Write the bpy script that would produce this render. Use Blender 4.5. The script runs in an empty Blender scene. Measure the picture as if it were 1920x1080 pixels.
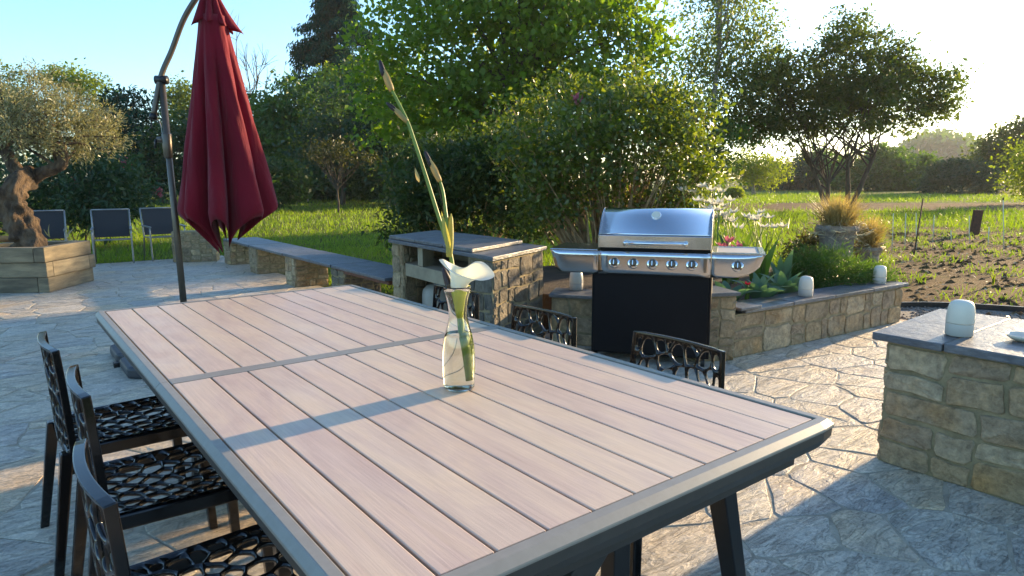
import bpy, math, random
import numpy as np
from mathutils import Vector, Matrix
random.seed(7); rng = np.random.default_rng(7)
scene = bpy.context.scene
COL = scene.collection
RAD = math.radians

# ------------------------------------------------------------------ camera
CAM = np.array([-0.398, -3.764, 1.38]); YAW, PITCH, ROLL = RAD(37.6284), RAD(-9.206), RAD(-0.2641)
FPX = 1264.85                                   # focal length in pixels of a 1920 wide frame
_f = np.array([math.sin(YAW)*math.cos(PITCH), math.cos(YAW)*math.cos(PITCH), math.sin(PITCH)])
_r0 = np.array([math.cos(YAW), -math.sin(YAW), 0.0]); _u0 = np.cross(_r0, _f)
_r = _r0*math.cos(ROLL)+_u0*math.sin(ROLL); _u = -_r0*math.sin(ROLL)+_u0*math.cos(ROLL)
cd = bpy.data.cameras.new('camera'); cam = bpy.data.objects.new('camera', cd); COL.objects.link(cam)
cam.matrix_world = Matrix([[_r[i], _u[i], -_f[i], CAM[i]] for i in range(3)]+[[0, 0, 0, 1]])
cd.sensor_width = 36; cd.lens = 36*FPX/1920; cd.clip_start = 0.05; cd.clip_end = 3000
scene.camera = cam

# ------------------------------------------------------------------ sky, sun, exposure
SUN_EL, SUN_AZ = RAD(10.5), RAD(2.0)            # azimuth counter-clockwise from +X
world = bpy.data.worlds.new('World'); scene.world = world; world.use_nodes = True
wn = world.node_tree; wn.nodes.clear()
sky = wn.nodes.new('ShaderNodeTexSky'); sky.sky_type = 'NISHITA'; sky.sun_disc = False
sky.sun_elevation = SUN_EL; sky.sun_rotation = RAD(90)-SUN_AZ
sky.air_density = 1.0; sky.dust_density = 0.5; sky.ozone_density = 5.2; sky.altitude = 50
bg = wn.nodes.new('ShaderNodeBackground'); bg.inputs[1].default_value = 0.15
wo = wn.nodes.new('ShaderNodeOutputWorld')
wn.links.new(sky.outputs[0], bg.inputs[0]); wn.links.new(bg.outputs[0], wo.inputs[0])
sl = bpy.data.lights.new('sun', 'SUN'); sl.energy = 3.0; sl.angle = RAD(1.0); sl.color = (1.0, 0.82, 0.58)
sun = bpy.data.objects.new('sun', sl); COL.objects.link(sun)
sdir = Vector((math.cos(SUN_AZ)*math.cos(SUN_EL), math.sin(SUN_AZ)*math.cos(SUN_EL), math.sin(SUN_EL)))
sun.rotation_euler = sdir.to_track_quat('Z', 'Y').to_euler()
vs = scene.view_settings; vs.view_transform = 'Standard'; vs.look = 'None'; vs.exposure = 2.05; vs.use_white_balance = True; vs.white_balance_temperature = 8600; vs.white_balance_tint = 10; vs.gamma = 1.0; vs.use_curve_mapping = False
scene.render.engine = 'CYCLES'
cy = scene.cycles
cy.use_denoising = True; cy.max_bounces = 8; cy.diffuse_bounces = 3; cy.glossy_bounces = 3; cy.transmission_bounces = 8; cy.transparent_max_bounces = 8
cy.sample_clamp_indirect = 6.0; cy.caustics_reflective = False; cy.caustics_refractive = True

# ------------------------------------------------------------------ helpers
def at(x, y, z=0.0):
    """world point on the height z seen at photograph pixel x, y"""
    d = _f+_r*(x-960)/FPX-_u*(y-540)/FPX
    return CAM+d*((z-CAM[2])/d[2])
def dep(x, y, D):
    return CAM+(_f+_r*(x-960)/FPX-_u*(y-540)/FPX)*D
def ground_at(x, D, z=0.0):
    """point at distance D along the bearing of photograph column x, at height z"""
    p = dep(x, 335, D); return np.array([p[0], p[1], z])

def newmesh(name, V, F, mat, smooth=False, sharp=0):
    me = bpy.data.meshes.new(name)
    V = np.asarray(V, dtype=np.float32)
    if isinstance(F, np.ndarray):
        n, k = F.shape
        me.vertices.add(len(V)); me.vertices.foreach_set('co', V.ravel())
        me.loops.add(n*k); me.loops.foreach_set('vertex_index', F.astype(np.int32).ravel())
        me.polygons.add(n)
        me.polygons.foreach_set('loop_start', np.arange(0, n*k, k, dtype=np.int32))
        me.update(calc_edges=True)
    else:
        me.from_pydata(V.tolist(), [], F); me.update()
    if smooth: me.polygons.foreach_set('use_smooth', np.ones(len(me.polygons), dtype=bool))
    if sharp: me.set_sharp_from_angle(angle=RAD(sharp))
    if mat: me.materials.append(mat)
    return me
def link(name, me, parent=None, loc=None):
    o = bpy.data.objects.new(name, me); COL.objects.link(o)
    if parent: o.parent = parent
    if loc is not None: o.location = loc
    return o
def part(name, VF, mat, parent=None, smooth=False, bevel=0, loc=None, sharp=0):
    o = link(name, newmesh(name, VF[0], VF[1], mat, smooth, sharp), parent, loc)
    if bevel:
        m = o.modifiers.new('bevel', 'BEVEL'); m.width = bevel; m.segments = 2; m.limit_method = 'ANGLE'; m.angle_limit = RAD(40)
    return o
def tag(o, label=None, cat=None, group=None, kind=None):
    for k, v in (('label', label), ('category', cat), ('group', group), ('kind', kind)):
        if v: o[k] = v
    return o
def thing(name, label, cat, loc=(0, 0, 0), rz=0.0, group=None):
    o = bpy.data.objects.new(name, None); COL.objects.link(o); o.empty_display_size = .1
    o.location = loc; o.rotation_euler = (0, 0, rz)
    return tag(o, label, cat, group)
def copy_tree(o, parent=None):
    c = o.copy(); COL.objects.link(c)
    if parent: c.parent = parent
    for ch in list(o.children): copy_tree(ch, c)
    return c
def join(*vfs):
    V = []; F = []
    for v, f in vfs:
        n = len(V); V.extend([tuple(p) for p in v]); F.extend([[i+n for i in q] for q in f])
    return V, F
def box(x0, x1, y0, y1, z0, z1):
    V = [(x, y, z) for z in (z0, z1) for y in (y0, y1) for x in (x0, x1)]
    F = [(0, 2, 3, 1), (4, 5, 7, 6), (0, 1, 5, 4), (1, 3, 7, 5), (3, 2, 6, 7), (2, 0, 4, 6)]
    return V, F
def prism(poly, z0, z1):
    n = len(poly)
    V = [(p[0], p[1], z0) for p in poly]+[(p[0], p[1], z1) for p in poly]
    F = [list(range(n))[::-1], list(range(n, 2*n))]+[(i, (i+1) % n, n+(i+1) % n, n+i) for i in range(n)]
    return V, F
def obox(O, ux, uy, uz):
    """box from a corner and three edge vectors"""
    O, ux, uy, uz = map(np.array, (O, ux, uy, uz))
    V = [O+a*ux+b*uy+c*uz for c in (0, 1) for b in (0, 1) for a in (0, 1)]
    F = [(0, 2, 3, 1), (4, 5, 7, 6), (0, 1, 5, 4), (1, 3, 7, 5), (3, 2, 6, 7), (2, 0, 4, 6)]
    if np.dot(np.cross(ux, uy), uz) < 0: F = [f[::-1] for f in F]
    return V, F
def tube(path, rad, n=8, caps=True, flat=None):
    path = [np.array(p, float) for p in path]
    rad = [rad]*len(path) if np.isscalar(rad) else list(rad)
    V = []; F = []; a = None
    for i, p in enumerate(path):
        t = path[min(i+1, len(path)-1)]-path[max(i-1, 0)]; t = t/(np.linalg.norm(t)+1e-9)
        if a is None:
            a = np.cross(t, (0, 0, 1)) if abs(t[2]) < .95 else np.cross(t, (1, 0, 0))
        a = a-t*np.dot(a, t); a /= np.linalg.norm(a)+1e-9; b = np.cross(t, a)
        for k in range(n):
            w = 2*math.pi*k/n; V.append(p+rad[i]*(a*math.cos(w)+b*math.sin(w)))
    for i in range(len(path)-1):
        for k in range(n):
            F.append((i*n+k, i*n+(k+1) % n, (i+1)*n+(k+1) % n, (i+1)*n+k))
    if caps:
        F.append(list(range(n))[::-1]); F.append(list(range((len(path)-1)*n, len(path)*n)))
    return V, F
def lathe(prof, n=24, cap0=True, cap1=True, c=(0, 0, 0)):
    V = []; F = []
    for r, z in prof:
        for k in range(n):
            w = 2*math.pi*k/n; V.append((c[0]+r*math.cos(w), c[1]+r*math.sin(w), c[2]+z))
    m = len(prof)
    for i in range(m-1):
        for k in range(n): F.append((i*n+k, i*n+(k+1) % n, (i+1)*n+(k+1) % n, (i+1)*n+k))
    if cap0: F.append(list(range(n))[::-1])
    if cap1: F.append(list(range((m-1)*n, m*n)))
    return V, F
def xf(VF, loc=(0, 0, 0), rz=0.0, s=1.0):
    c, si = math.cos(rz), math.sin(rz)
    return [(s*(p[0]*c-p[1]*si)+loc[0], s*(p[0]*si+p[1]*c)+loc[1], s*p[2]+loc[2]) for p in VF[0]], VF[1]
def bez(pts, n=16):
    """Catmull-Rom through the points"""
    P = [np.array(p, float) for p in pts]; P = [2*P[0]-P[1]]+P+[2*P[-1]-P[-2]]; out = []
    m = len(P)-3
    for i in range(m):
        for k in range(n):
            t = k/n; a, b, c, d = P[i:i+4]
            out.append(.5*((2*b)+(-a+c)*t+(2*a-5*b+4*c-d)*t*t+(-a+3*b-3*c+d)*t**3))
    out.append(P[-2]); return out
def clip(poly, n, d):
    """keep the side  p.n <= d"""
    out = []
    for i in range(len(poly)):
        a, b = poly[i], poly[(i+1) % len(poly)]
        da, db = a[0]*n[0]+a[1]*n[1]-d, b[0]*n[0]+b[1]*n[1]-d
        if da <= 0: out.append(a)
        if (da < 0) != (db < 0) and da != db:
            t = da/(da-db); out.append((a[0]+(b[0]-a[0])*t, a[1]+(b[1]-a[1])*t))
    return out
def voronoi(pts, rect, inset=0.0, edge=0.0, k=26):
    pts = np.array(pts); cells = []
    x0, y0, x1, y1 = rect
    for i, p in enumerate(pts):
        d2 = ((pts-p)**2).sum(1); order = np.argsort(d2)[1:k+1]
        poly = [(x0+edge, y0+edge), (x1-edge, y0+edge), (x1-edge, y1-edge), (x0+edge, y1-edge)]
        for j in order:
            n = pts[j]-p; L = math.sqrt(d2[j])
            if L < 1e-6: continue
            n = n/L; m = (pts[j]+p)/2
            poly = clip(poly, n, m@n-inset)
            if len(poly) < 3: break
        cells.append(poly)
    return cells

# ------------------------------------------------------------------ materials
def nodes(name):
    m = bpy.data.materials.new(name); m.use_nodes = True
    nt = m.node_tree; nt.nodes.clear()
    out = nt.nodes.new('ShaderNodeOutputMaterial')
    return m, nt, out
def lin(*c):
    """sRGB 0-255 to linear"""
    return tuple(((v/255)/12.92 if v/255 <= .04045 else ((v/255+.055)/1.055)**2.4) for v in c)
def N(nt, t, **kw):
    n = nt.nodes.new(t)
    for k, v in kw.items(): setattr(n, k, v)
    return n
def ramp(nt, fac, stops):
    r = N(nt, 'ShaderNodeValToRGB'); e = r.color_ramp.elements
    while len(e) < len(stops): e.new(.5)
    for el, (p, c) in zip(e, stops): el.position = p; el.color = (*c, 1) if len(c) == 3 else c
    nt.links.new(fac, r.inputs[0]); return r.outputs[0]
def coords(nt, stretch=(1, 1, 1), rand=True):
    tc = N(nt, 'ShaderNodeTexCoord'); mp = N(nt, 'ShaderNodeMapping'); mp.inputs['Scale'].default_value = stretch
    nt.links.new(tc.outputs['Object'], mp.inputs[0])
    oi = N(nt, 'ShaderNodeObjectInfo')
    if rand:
        ml = N(nt, 'ShaderNodeMath', operation='MULTIPLY'); ml.inputs[1].default_value = 37.0
        nt.links.new(oi.outputs['Random'], ml.inputs[0])
        cb = N(nt, 'ShaderNodeCombineXYZ'); nt.links.new(ml.outputs[0], cb.inputs[0]); nt.links.new(ml.outputs[0], cb.inputs[2])
        nt.links.new(cb.outputs[0], mp.inputs['Location'])
    return mp.outputs[0], oi.outputs['Random']
def noise(nt, vec, scale, detail=5, rough=.6, dist=0.0):
    n = N(nt, 'ShaderNodeTexNoise'); n.inputs['Scale'].default_value = scale; n.inputs['Detail'].default_value = detail
    n.inputs['Roughness'].default_value = rough; n.inputs['Distortion'].default_value = dist
    nt.links.new(vec, n.inputs['Vector']); return n.outputs[0]
def mixc(nt, fac, a, b, mode='MIX'):
    m = N(nt, 'ShaderNodeMix', data_type='RGBA', blend_type=mode)
    for s, v in ((m.inputs[0], fac), (m.inputs[6], a), (m.inputs[7], b)):
        if hasattr(v, 'is_linked') or isinstance(v, bpy.types.NodeSocket): nt.links.new(v, s)
        else: s.default_value = v if not isinstance(v, tuple) else (*v, 1)
    return m.outputs[2]
def bumpn(nt, h, strength, dist, prev=None):
    b = N(nt, 'ShaderNodeBump'); b.inputs['Strength'].default_value = strength; b.inputs['Distance'].default_value = dist
    nt.links.new(h, b.inputs['Height'])
    if prev: nt.links.new(prev, b.inputs['Normal'])
    return b.outputs[0]
def principled(nt, out, col, rough=.6, metal=0.0, normal=None, spec=.5, **kw):
    p = N(nt, 'ShaderNodeBsdfPrincipled')
    for k, v in (('Base Color', col), ('Roughness', rough), ('Metallic', metal), ('Specular IOR Level', spec)):
        if isinstance(v, bpy.types.NodeSocket): nt.links.new(v, p.inputs[k])
        else: p.inputs[k].default_value = (*v, 1) if isinstance(v, tuple) else v
    for k, v in kw.items(): p.inputs[k.replace('_', ' ')].default_value = v
    if normal: nt.links.new(normal, p.inputs['Normal'])
    nt.links.new(p.outputs[0], out.inputs[0]); return p
def simple(name, c1, c2=None, scale=8, rough=.6, metal=0.0, bump=.1, bscale=60, bdist=.004, stretch=(1, 1, 1), rvar=0.0, spec=.5, rrough=0.0, detail=5):
    m, nt, out = nodes(name)
    v, rnd = coords(nt, stretch)
    f = noise(nt, v, scale, detail)
    c2 = c2 or tuple(x*.75 for x in c1)
    col = ramp(nt, f, [(.32, c1), (.68, c2)])
    if rvar:
        hs = N(nt, 'ShaderNodeHueSaturation'); mr = N(nt, 'ShaderNodeMapRange'); mr.inputs[3].default_value = 1-rvar; mr.inputs[4].default_value = 1+rvar
        nt.links.new(rnd, mr.inputs[0]); nt.links.new(mr.outputs[0], hs.inputs['Value']); nt.links.new(col, hs.inputs['Color']); col = hs.outputs[0]
    r = rough
    if rrough:
        mr = N(nt, 'ShaderNodeMapRange'); mr.inputs[3].default_value = rough-rrough; mr.inputs[4].default_value = rough+rrough
        nt.links.new(noise(nt, v, scale*3.1, 4), mr.inputs[0]); r = mr.outputs[0]
    nrm = bumpn(nt, noise(nt, v, bscale, 6, .65), bump, bdist) if bump else None
    principled(nt, out, col, r, metal, nrm, spec)
    return m
def leafmat(name, c1, c2, trans=.45, tcol=None, rough=.5, spec=.35):
    """leaf blade: reflects c1..c2 (per leaf), lets light through"""
    m, nt, out = nodes(name)
    g = N(nt, 'ShaderNodeNewGeometry')
    col = ramp(nt, g.outputs['Random Per Island'], [(0.0, c1), (1.0, c2)])
    p = N(nt, 'ShaderNodeBsdfPrincipled'); p.inputs['Roughness'].default_value = rough; p.inputs['Specular IOR Level'].default_value = spec
    nt.links.new(col, p.inputs['Base Color'])
    t = N(nt, 'ShaderNodeBsdfTranslucent')
    tc = tcol or (1.9, 1.9, .7)
    nt.links.new(mixc(nt, 1.0, col, tuple(tc), 'MULTIPLY'), t.inputs[0])
    mx = N(nt, 'ShaderNodeMixShader'); mx.inputs[0].default_value = trans
    nt.links.new(p.outputs[0], mx.inputs[1]); nt.links.new(t.outputs[0], mx.inputs[2]); nt.links.new(mx.outputs[0], out.inputs[0])
    return m
MAT = {}
def stone_mat(name, cols, bscale=1.0, bump=.6, stretch=(1, 1, 1), rough=.8, rv=.25, spec=.3):
    m, nt, out = nodes(name)
    v, rnd = coords(nt, stretch)
    base = ramp(nt, rnd, [(i/(len(cols)-1), c) for i, c in enumerate(cols)])
    n1 = noise(nt, v, 5*bscale, 8, .65, .6); n2 = noise(nt, v, 26*bscale, 6, .7)
    c = mixc(nt, 1.0, base, ramp(nt, n1, [(.28, (.46, .44, .42)), (.5, (1, 1, 1)), (.75, (1.42, 1.32, 1.16))]), 'MULTIPLY')
    c = mixc(nt, 1.0, c, ramp(nt, n2, [(.3, (.55, .55, .55)), (.65, (1.2, 1.2, 1.2))]), 'MULTIPLY')
    # rusty and lichen blotches
    n3 = noise(nt, v, 2.2*bscale, 4, .55)
    msk = ramp(nt, n3, [(.55, (0, 0, 0)), (.72, (1, 1, 1))])
    c = mixc(nt, msk, c, mixc(nt, 1.0, c, (1.25, .98, .68), 'MULTIPLY'))
    b = bumpn(nt, n1, bump, .035); b = bumpn(nt, n2, min(1, bump*1.4), .015, b)
    principled(nt, out, c, rough, 0, b, spec)
    return m
def build_materials():
    M = MAT
    M['wallstone'] = stone_mat('wall_stone', [lin(170, 146, 114), lin(152, 131, 106), lin(188, 166, 134), lin(158, 134, 108), lin(178, 149, 112), lin(144, 127, 107)])
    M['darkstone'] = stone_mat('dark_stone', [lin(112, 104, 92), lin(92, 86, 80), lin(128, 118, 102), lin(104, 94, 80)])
    M['mortar'] = simple('mortar', lin(160, 142, 108), lin(122, 108, 80), 14, .9, bump=.6, bscale=70, bdist=.006)
    M['slate'] = stone_mat('slate', [lin(98, 100, 104), lin(112, 110, 108), lin(88, 92, 98)], .7, .35, (1, 1, 3), .42, spec=.5)
    M['bench_wood'] = simple('bench_board', lin(120, 66, 44), lin(84, 46, 32), 20, .6, stretch=(6, 1, 1))
    # riven paving
    m, nt, out = nodes('riven_paving'); v, rnd = coords(nt, (1, 1, 1))
    mp = N(nt, 'ShaderNodeMapping'); mp.inputs['Rotation'].default_value = (0, 0, RAD(37)); mp.inputs['Scale'].default_value = (.62, 2.0, 1); nt.links.new(v, mp.inputs[0]); vs_ = mp.outputs[0]
    base = ramp(nt, rnd, [(0, lin(196, 184, 166)), (.2, lin(210, 196, 174)), (.4, lin(190, 182, 172)), (.6, lin(212, 196, 172)), (.8, lin(198, 190, 176)), (1, lin(204, 186, 162))])
    n1 = noise(nt, vs_, 3.4, 9, .6, 1.8); n2 = noise(nt, vs_, 13, 8, .65, 1.2); n3 = noise(nt, v, 1.3, 4, .5); n4 = noise(nt, v, 70, 5, .65)
    c = mixc(nt, 1.0, base, ramp(nt, n1, [(.28, (.60, .58, .57)), (.5, (1, 1, 1)), (.72, (1.2, 1.16, 1.08))]), 'MULTIPLY')
    c = mixc(nt, 1.0, c, ramp(nt, n2, [(.32, (.66, .66, .67)), (.55, (1.05, 1.05, 1.05)), (.75, (1.2, 1.2, 1.2))]), 'MULTIPLY')
    c = mixc(nt, 1.0, c, ramp(nt, n4, [(.3, (.70, .70, .70)), (.65, (1.14, 1.14, 1.14))]), 'MULTIPLY')
    c = mixc(nt, ramp(nt, n3, [(.5, (0, 0, 0)), (.68, (1, 1, 1))]), c, mixc(nt, 1.0, c, (1.12, .98, .82), 'MULTIPLY'))
    st = ramp(nt, n1, [(.26, (0, 0, 0)), (.33, (.2, .2, .2)), (.40, (.25, .25, .25)), (.43, (.45, .45, .45)), (.50, (.5, .5, .5)), (.53, (.7, .7, .7)), (.60, (.75, .75, .75)), (.64, (.95, .95, .95)), (.8, (1, 1, 1))])
    b = bumpn(nt, st, .9, .030); b = bumpn(nt, n2, .85, .016, b); b = bumpn(nt, n4, .5, .004, b)
    principled(nt, out, c, .55, 0, b, .4); M['paving'] = m
    M['joint'] = simple('paving_joint', lin(194, 180, 158), lin(146, 134, 116), 9, .9, bump=.9, bscale=45, bdist=.010)
    # table boards: long grain along y, warm pink-grey
    m, nt, out = nodes('table_board'); v, rnd = coords(nt, (5, 1.0, 1))
    n1 = noise(nt, v, 1.5, 6, .6, 1.8); v2, _ = coords(nt, (80, 2.4, 1)); n2 = noise(nt, v2, 1.8, 7, .68, .5)
    base = ramp(nt, rnd, [(0, lin(206, 179, 158)), (.35, lin(210, 184, 160)), (.7, lin(204, 175, 156)), (1, lin(211, 187, 162))])
    c = mixc(nt, 1.0, base, ramp(nt, n1, [(.25, (.86, .81, .83)), (.45, (.98, .97, .99)), (.58, (1.06, 1.06, 1.02)), (.8, (.95, .89, .90))]), 'MULTIPLY')
    c = mixc(nt, 1.0, c, ramp(nt, n2, [(.3, (.88, .86, .85)), (.65, (1.05, 1.05, 1.05))]), 'MULTIPLY')
    mr = N(nt, 'ShaderNodeMapRange'); mr.inputs[1].default_value = .3; mr.inputs[2].default_value = .7; mr.inputs[3].default_value = .33; mr.inputs[4].default_value = .52
    nt.links.new(noise(nt, coords(nt, (1, 1, 1))[0], 5, 7, .65), mr.inputs[0])
    principled(nt, out, c, mr.outputs[0], 0, bumpn(nt, n2, .2, .002), .5); M['board'] = m
    M['frame'] = simple('taupe_paint', lin(142, 136, 126), lin(134, 128, 118), 30, .42, 0, .12, 400, .0006)
    M['skirt'] = simple('shaded_taupe', lin(66, 63, 59), lin(58, 56, 52), 30, .5, 0, .1, 400, .0006)  # taupe frame's lower face, its shade put into the dark colour
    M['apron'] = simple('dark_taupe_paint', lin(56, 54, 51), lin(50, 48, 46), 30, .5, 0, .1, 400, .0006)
    M['black_metal'] = simple('black_metal', lin(26, 26, 27), lin(20, 20, 21), 20, .4, 0, .05)
    M['plastic'] = simple('black_gloss_plastic', (.006, .006, .0065), (.008, .0075, .0075), 12, .13, 0, .05, 40, .002, spec=.5)
    M['base_plastic'] = simple('base_plastic', lin(52, 56, 62), lin(40, 44, 50), 20, .5)
    M['steel'] = simple('brushed_steel', (.62, .62, .63), (.54, .53, .52), 3, .17, 1.0, .05, 30, .003, rrough=.04)
    M['steel_lid'] = simple('polished_steel', (.66, .67, .69), (.60, .61, .63), 2, .12, 1.0, .02, 10, .003, rrough=.03)
    M['chrome'] = simple('chrome', (.75, .75, .75), (.7, .7, .7), 5, .08, 1.0, 0)
    M['enamel'] = simple('black_enamel', (.004, .004, .005), (.006, .006, .007), 8, .55, 0, .03, spec=.15)
    M['sleeper'] = simple('weathered_sleeper', lin(150, 134, 106), lin(98, 88, 72), 2.4, .85, 0, .5, 22, .006, (1, 1, 5), .22)
    M['soil'] = simple('soil', lin(84, 66, 50), lin(48, 38, 30), 5, .95, 0, 1, 30, .03)
    M['bark'] = simple('bark', lin(98, 84, 68), lin(58, 48, 40), 7, .95, 0, 1, 26, .03, (1, 1, .35))
    M['olive_bark'] = simple('olive_bark', lin(132, 108, 84), lin(46, 34, 27), 9, .95, 0, 1, 16, .10, (1, 1, .45), detail=8)
    M['pale_bark'] = simple('pale_bark', lin(170, 158, 140), lin(110, 98, 84), 9, .9, 0, .6, 30, .01, (1, 1, 3))
    M['cane'] = simple('cane', lin(186, 154, 112), lin(124, 98, 68), 12, .8, 0, .4)
    M['pole'] = simple('umbrella_pole', lin(104, 92, 80), lin(94, 84, 74), 20, .38, .55, .05)
    M['cord'] = simple('cord', lin(180, 176, 168), None, 20, .8)
    M['white_plastic'] = simple('lamp_white', lin(226, 214, 194), lin(218, 206, 186), 6, .45, 0, .04)
    M['lamp_base'] = simple('lamp_base', lin(200, 190, 176), lin(192, 182, 168), 6, .55, 0, .06)
    M['pot'] = stone_mat('weathered_pot', [lin(150, 140, 128), lin(138, 126, 116)], 1.2, .35)
    M['concrete'] = simple('concrete', lin(168, 152, 126), lin(140, 126, 104), 6, .85, 0, .4, 40, .004)
    M['gas_bottle'] = simple('gas_bottle_paint', lin(176, 170, 160), lin(160, 152, 140), 6, .5, 0, .1)
    M['hose'] = simple('gas_hose', lin(150, 66, 40), None, 6, .5)
    M['sling'] = simple('sling_mesh', lin(44, 47, 52), lin(36, 39, 44), 60, .7, 0, .3, 300, .001)
    M['alu'] = simple('grey_alu', lin(150, 150, 148), lin(138, 138, 136), 10, .35, .6, .03)
    M['gravel'] = simple('gravel', lin(168, 158, 146), lin(112, 104, 94), 30, .9, 0, .8, 60, .01, rvar=.2)
    M['rust'] = simple('rusty_iron', lin(96, 58, 38), lin(62, 40, 30), 16, .85, 0, .5)
    M['driftwood'] = simple('driftwood', lin(186, 134, 84), lin(130, 84, 50), 6, .8, 0, .6, 26, .008, (1, 1, 3))
    M['white_stick'] = simple('white_stick', lin(206, 206, 186), lin(180, 180, 160), 6, .6)
    # canopy cloth
    m, nt, out = nodes('wine_red_cloth'); v, rnd = coords(nt)
    c = ramp(nt, noise(nt, v, 3, 5), [(.3, lin(134, 14, 36)), (.7, lin(116, 11, 30))])
    p = N(nt, 'ShaderNodeBsdfPrincipled'); nt.links.new(c, p.inputs['Base Color']); p.inputs['Roughness'].default_value = .8; p.inputs['Specular IOR Level'].default_value = .2
    p.inputs['Sheen Weight'].default_value = .15
    mpw = N(nt, 'ShaderNodeMapping'); mpw.inputs['Scale'].default_value = (1, 1, .22); nt.links.new(v, mpw.inputs[0])
    nt.links.new(bumpn(nt, noise(nt, v, 420, 2), .2, .0008, bumpn(nt, noise(nt, mpw.outputs[0], 13, 6, .6, .8), .55, .03)), p.inputs['Normal'])
    t = N(nt, 'ShaderNodeBsdfTranslucent'); t.inputs[0].default_value = (*lin(170, 14, 26), 1)
    mx = N(nt, 'ShaderNodeMixShader'); mx.inputs[0].default_value = .18
    nt.links.new(p.outputs[0], mx.inputs[1]); nt.links.new(t.outputs[0], mx.inputs[2]); nt.links.new(mx.outputs[0], out.inputs[0]); M['cloth'] = m
    # glass and water
    for key, name, tint, ior in (('glass', 'clear_glass', (.985, .99, .97), 1.45), ('water', 'vase_water', (.98, .98, .91), 1.33)):
        m, nt, out = nodes(name); g = N(nt, 'ShaderNodeBsdfGlass'); g.inputs['IOR'].default_value = ior; g.inputs['Roughness'].default_value = 0.0; g.inputs[0].default_value = (*tint, 1)
        nt.links.new(g.outputs[0], out.inputs[0]); M[key] = m
    # ground
    m, nt, out = nodes('field_ground'); v, rnd = coords(nt, rand=False)
    n1 = noise(nt, v, .35, 6, .6); n2 = noise(nt, v, 4, 6, .7)
    c = ramp(nt, n1, [(.3, lin(78, 88, 34)), (.5, lin(98, 106, 42)), (.7, lin(120, 118, 56))])
    c = mixc(nt, 1.0, c, ramp(nt, n2, [(.3, (.6, .6, .6)), (.7, (1.15, 1.15, 1.1))]), 'MULTIPLY')
    principled(nt, out, c, .95, 0, bumpn(nt, n2, 1, .06), .1); M['ground'] = m
    m, nt, out = nodes('tilled_soil'); v, rnd = coords(nt, rand=False)
    n1 = noise(nt, v, 1.1, 6, .6); n2 = noise(nt, v, 9, 7, .7)
    c = ramp(nt, n1, [(.3, lin(96, 76, 54)), (.55, lin(126, 102, 74)), (.72, lin(112, 104, 56))])
    c = mixc(nt, 1.0, c, ramp(nt, n2, [(.3, (.5, .48, .46)), (.7, (1.2, 1.15, 1.1))]), 'MULTIPLY')
    principled(nt, out, c, .95, 0, bumpn(nt, n2, 1, .08), .1); M['tilled'] = m
    # foliage
    L = leafmat
    M['leaf_maple'] = L('leaf_maple', (0.075, 0.155, 0.02), (0.155, 0.235, 0.034), 0.5)
    M['leaf_dark'] = L('leaf_dark', (0.02, 0.054, 0.016), (0.048, 0.096, 0.022), 0.3)
    M['leaf_mid'] = L('leaf_mid', (0.04, 0.098, 0.022), (0.08, 0.15, 0.03), 0.4)
    M['leaf_bluegreen'] = L('leaf_bluegreen', (0.024, 0.06, 0.032), (0.05, 0.098, 0.044), 0.3)
    M['leaf_shrub'] = L('leaf_shrub', (.024, .050, .015), (.062, .100, .028), .35)
    M['leaf_yellow'] = L('leaf_yellow', (0.12, 0.18, 0.024), (0.2, 0.24, 0.036), 0.5)
    M['leaf_rose'] = L('leaf_rose', (.045, .085, .018), (.145, .175, .034), .5, None, .32, .6)
    M['leaf_olive'] = L('leaf_olive', (0.15, 0.155, 0.065), (0.35, 0.325, 0.165), 0.3, (1.4, 1.4, .9), .4, .6)
    M['leaf_spread'] = L('leaf_spread', (0.042, 0.072, 0.016), (0.09, 0.125, 0.026), 0.5)
    M['leaf_birch'] = L('leaf_birch', (0.095, 0.135, 0.038), (0.15, 0.19, 0.055), 0.5)
    M['leaf_conifer'] = L('leaf_conifer', (.008, .050, .030), (.018, .080, .044), .10, None, .8, .04)
    M['leaf_young'] = L('leaf_young', (.036, .046, .016), (.060, .058, .022), .35)
    M['leaf_rust'] = L('leaf_rust', (0.045, 0.046, 0.018), (0.075, 0.062, 0.024), 0.35)
    M['grass'] = L('grass_blade', (0.08, 0.15, 0.018), (0.17, 0.24, 0.034), 0.5)
    M['dry_grass'] = L('dry_grass', (.26, .20, .085), (.42, .33, .15), .45, (1.5, 1.4, .9))
    M['petal_white'] = L('petal_white', (.72, .70, .62), (.78, .76, .70), .35, (1.0, 1.0, .9))
    M['petal_pink'] = L('petal_pink', (.52, .10, .17), (.62, .20, .24), .35, (1.1, .9, .9))
    M['petal_crimson'] = L('petal_crimson', (.42, .02, .05), (.5, .03, .07), .3, (1.1, .9, .9))
    M['straw'] = L('straw', (.34, .27, .15), (.52, .43, .27), .2, (1, 1, .8))
    M['canna'] = L('canna_leaf', (.07, .14, .03), (.09, .16, .036), .5)
    M['hosta'] = L('hosta_leaf', (.09, .18, .10), (.12, .22, .12), .4, (1.4, 1.5, .9))
    M['stem'] = simple('green_stem', lin(120, 140, 50), lin(98, 118, 44), 30, .45, 0, .05)
    M['sheath'] = L('sheath', (.42, .40, .10), (.5, .46, .13), .45, (1.2, 1.1, .6))
    M['bud_pale'] = L('bud_pale', (.46, .36, .15), (.52, .41, .18), .4, (1.1, 1.0, .8))
    M['bud_dark'] = simple('bud_dark', lin(46, 24, 26), lin(30, 14, 18), 30, .5, 0, .1)
    M['lily'] = L('lily_white', (.80, .79, .70), (.80, .79, .70), .4, (1.05, 1.05, .8), .4, .4)
    M['lily_throat'] = L('lily_throat', (.50, .55, .10), (.52, .56, .11), .45, (1.2, 1.2, .6), .4, .4)
build_materials()

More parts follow.
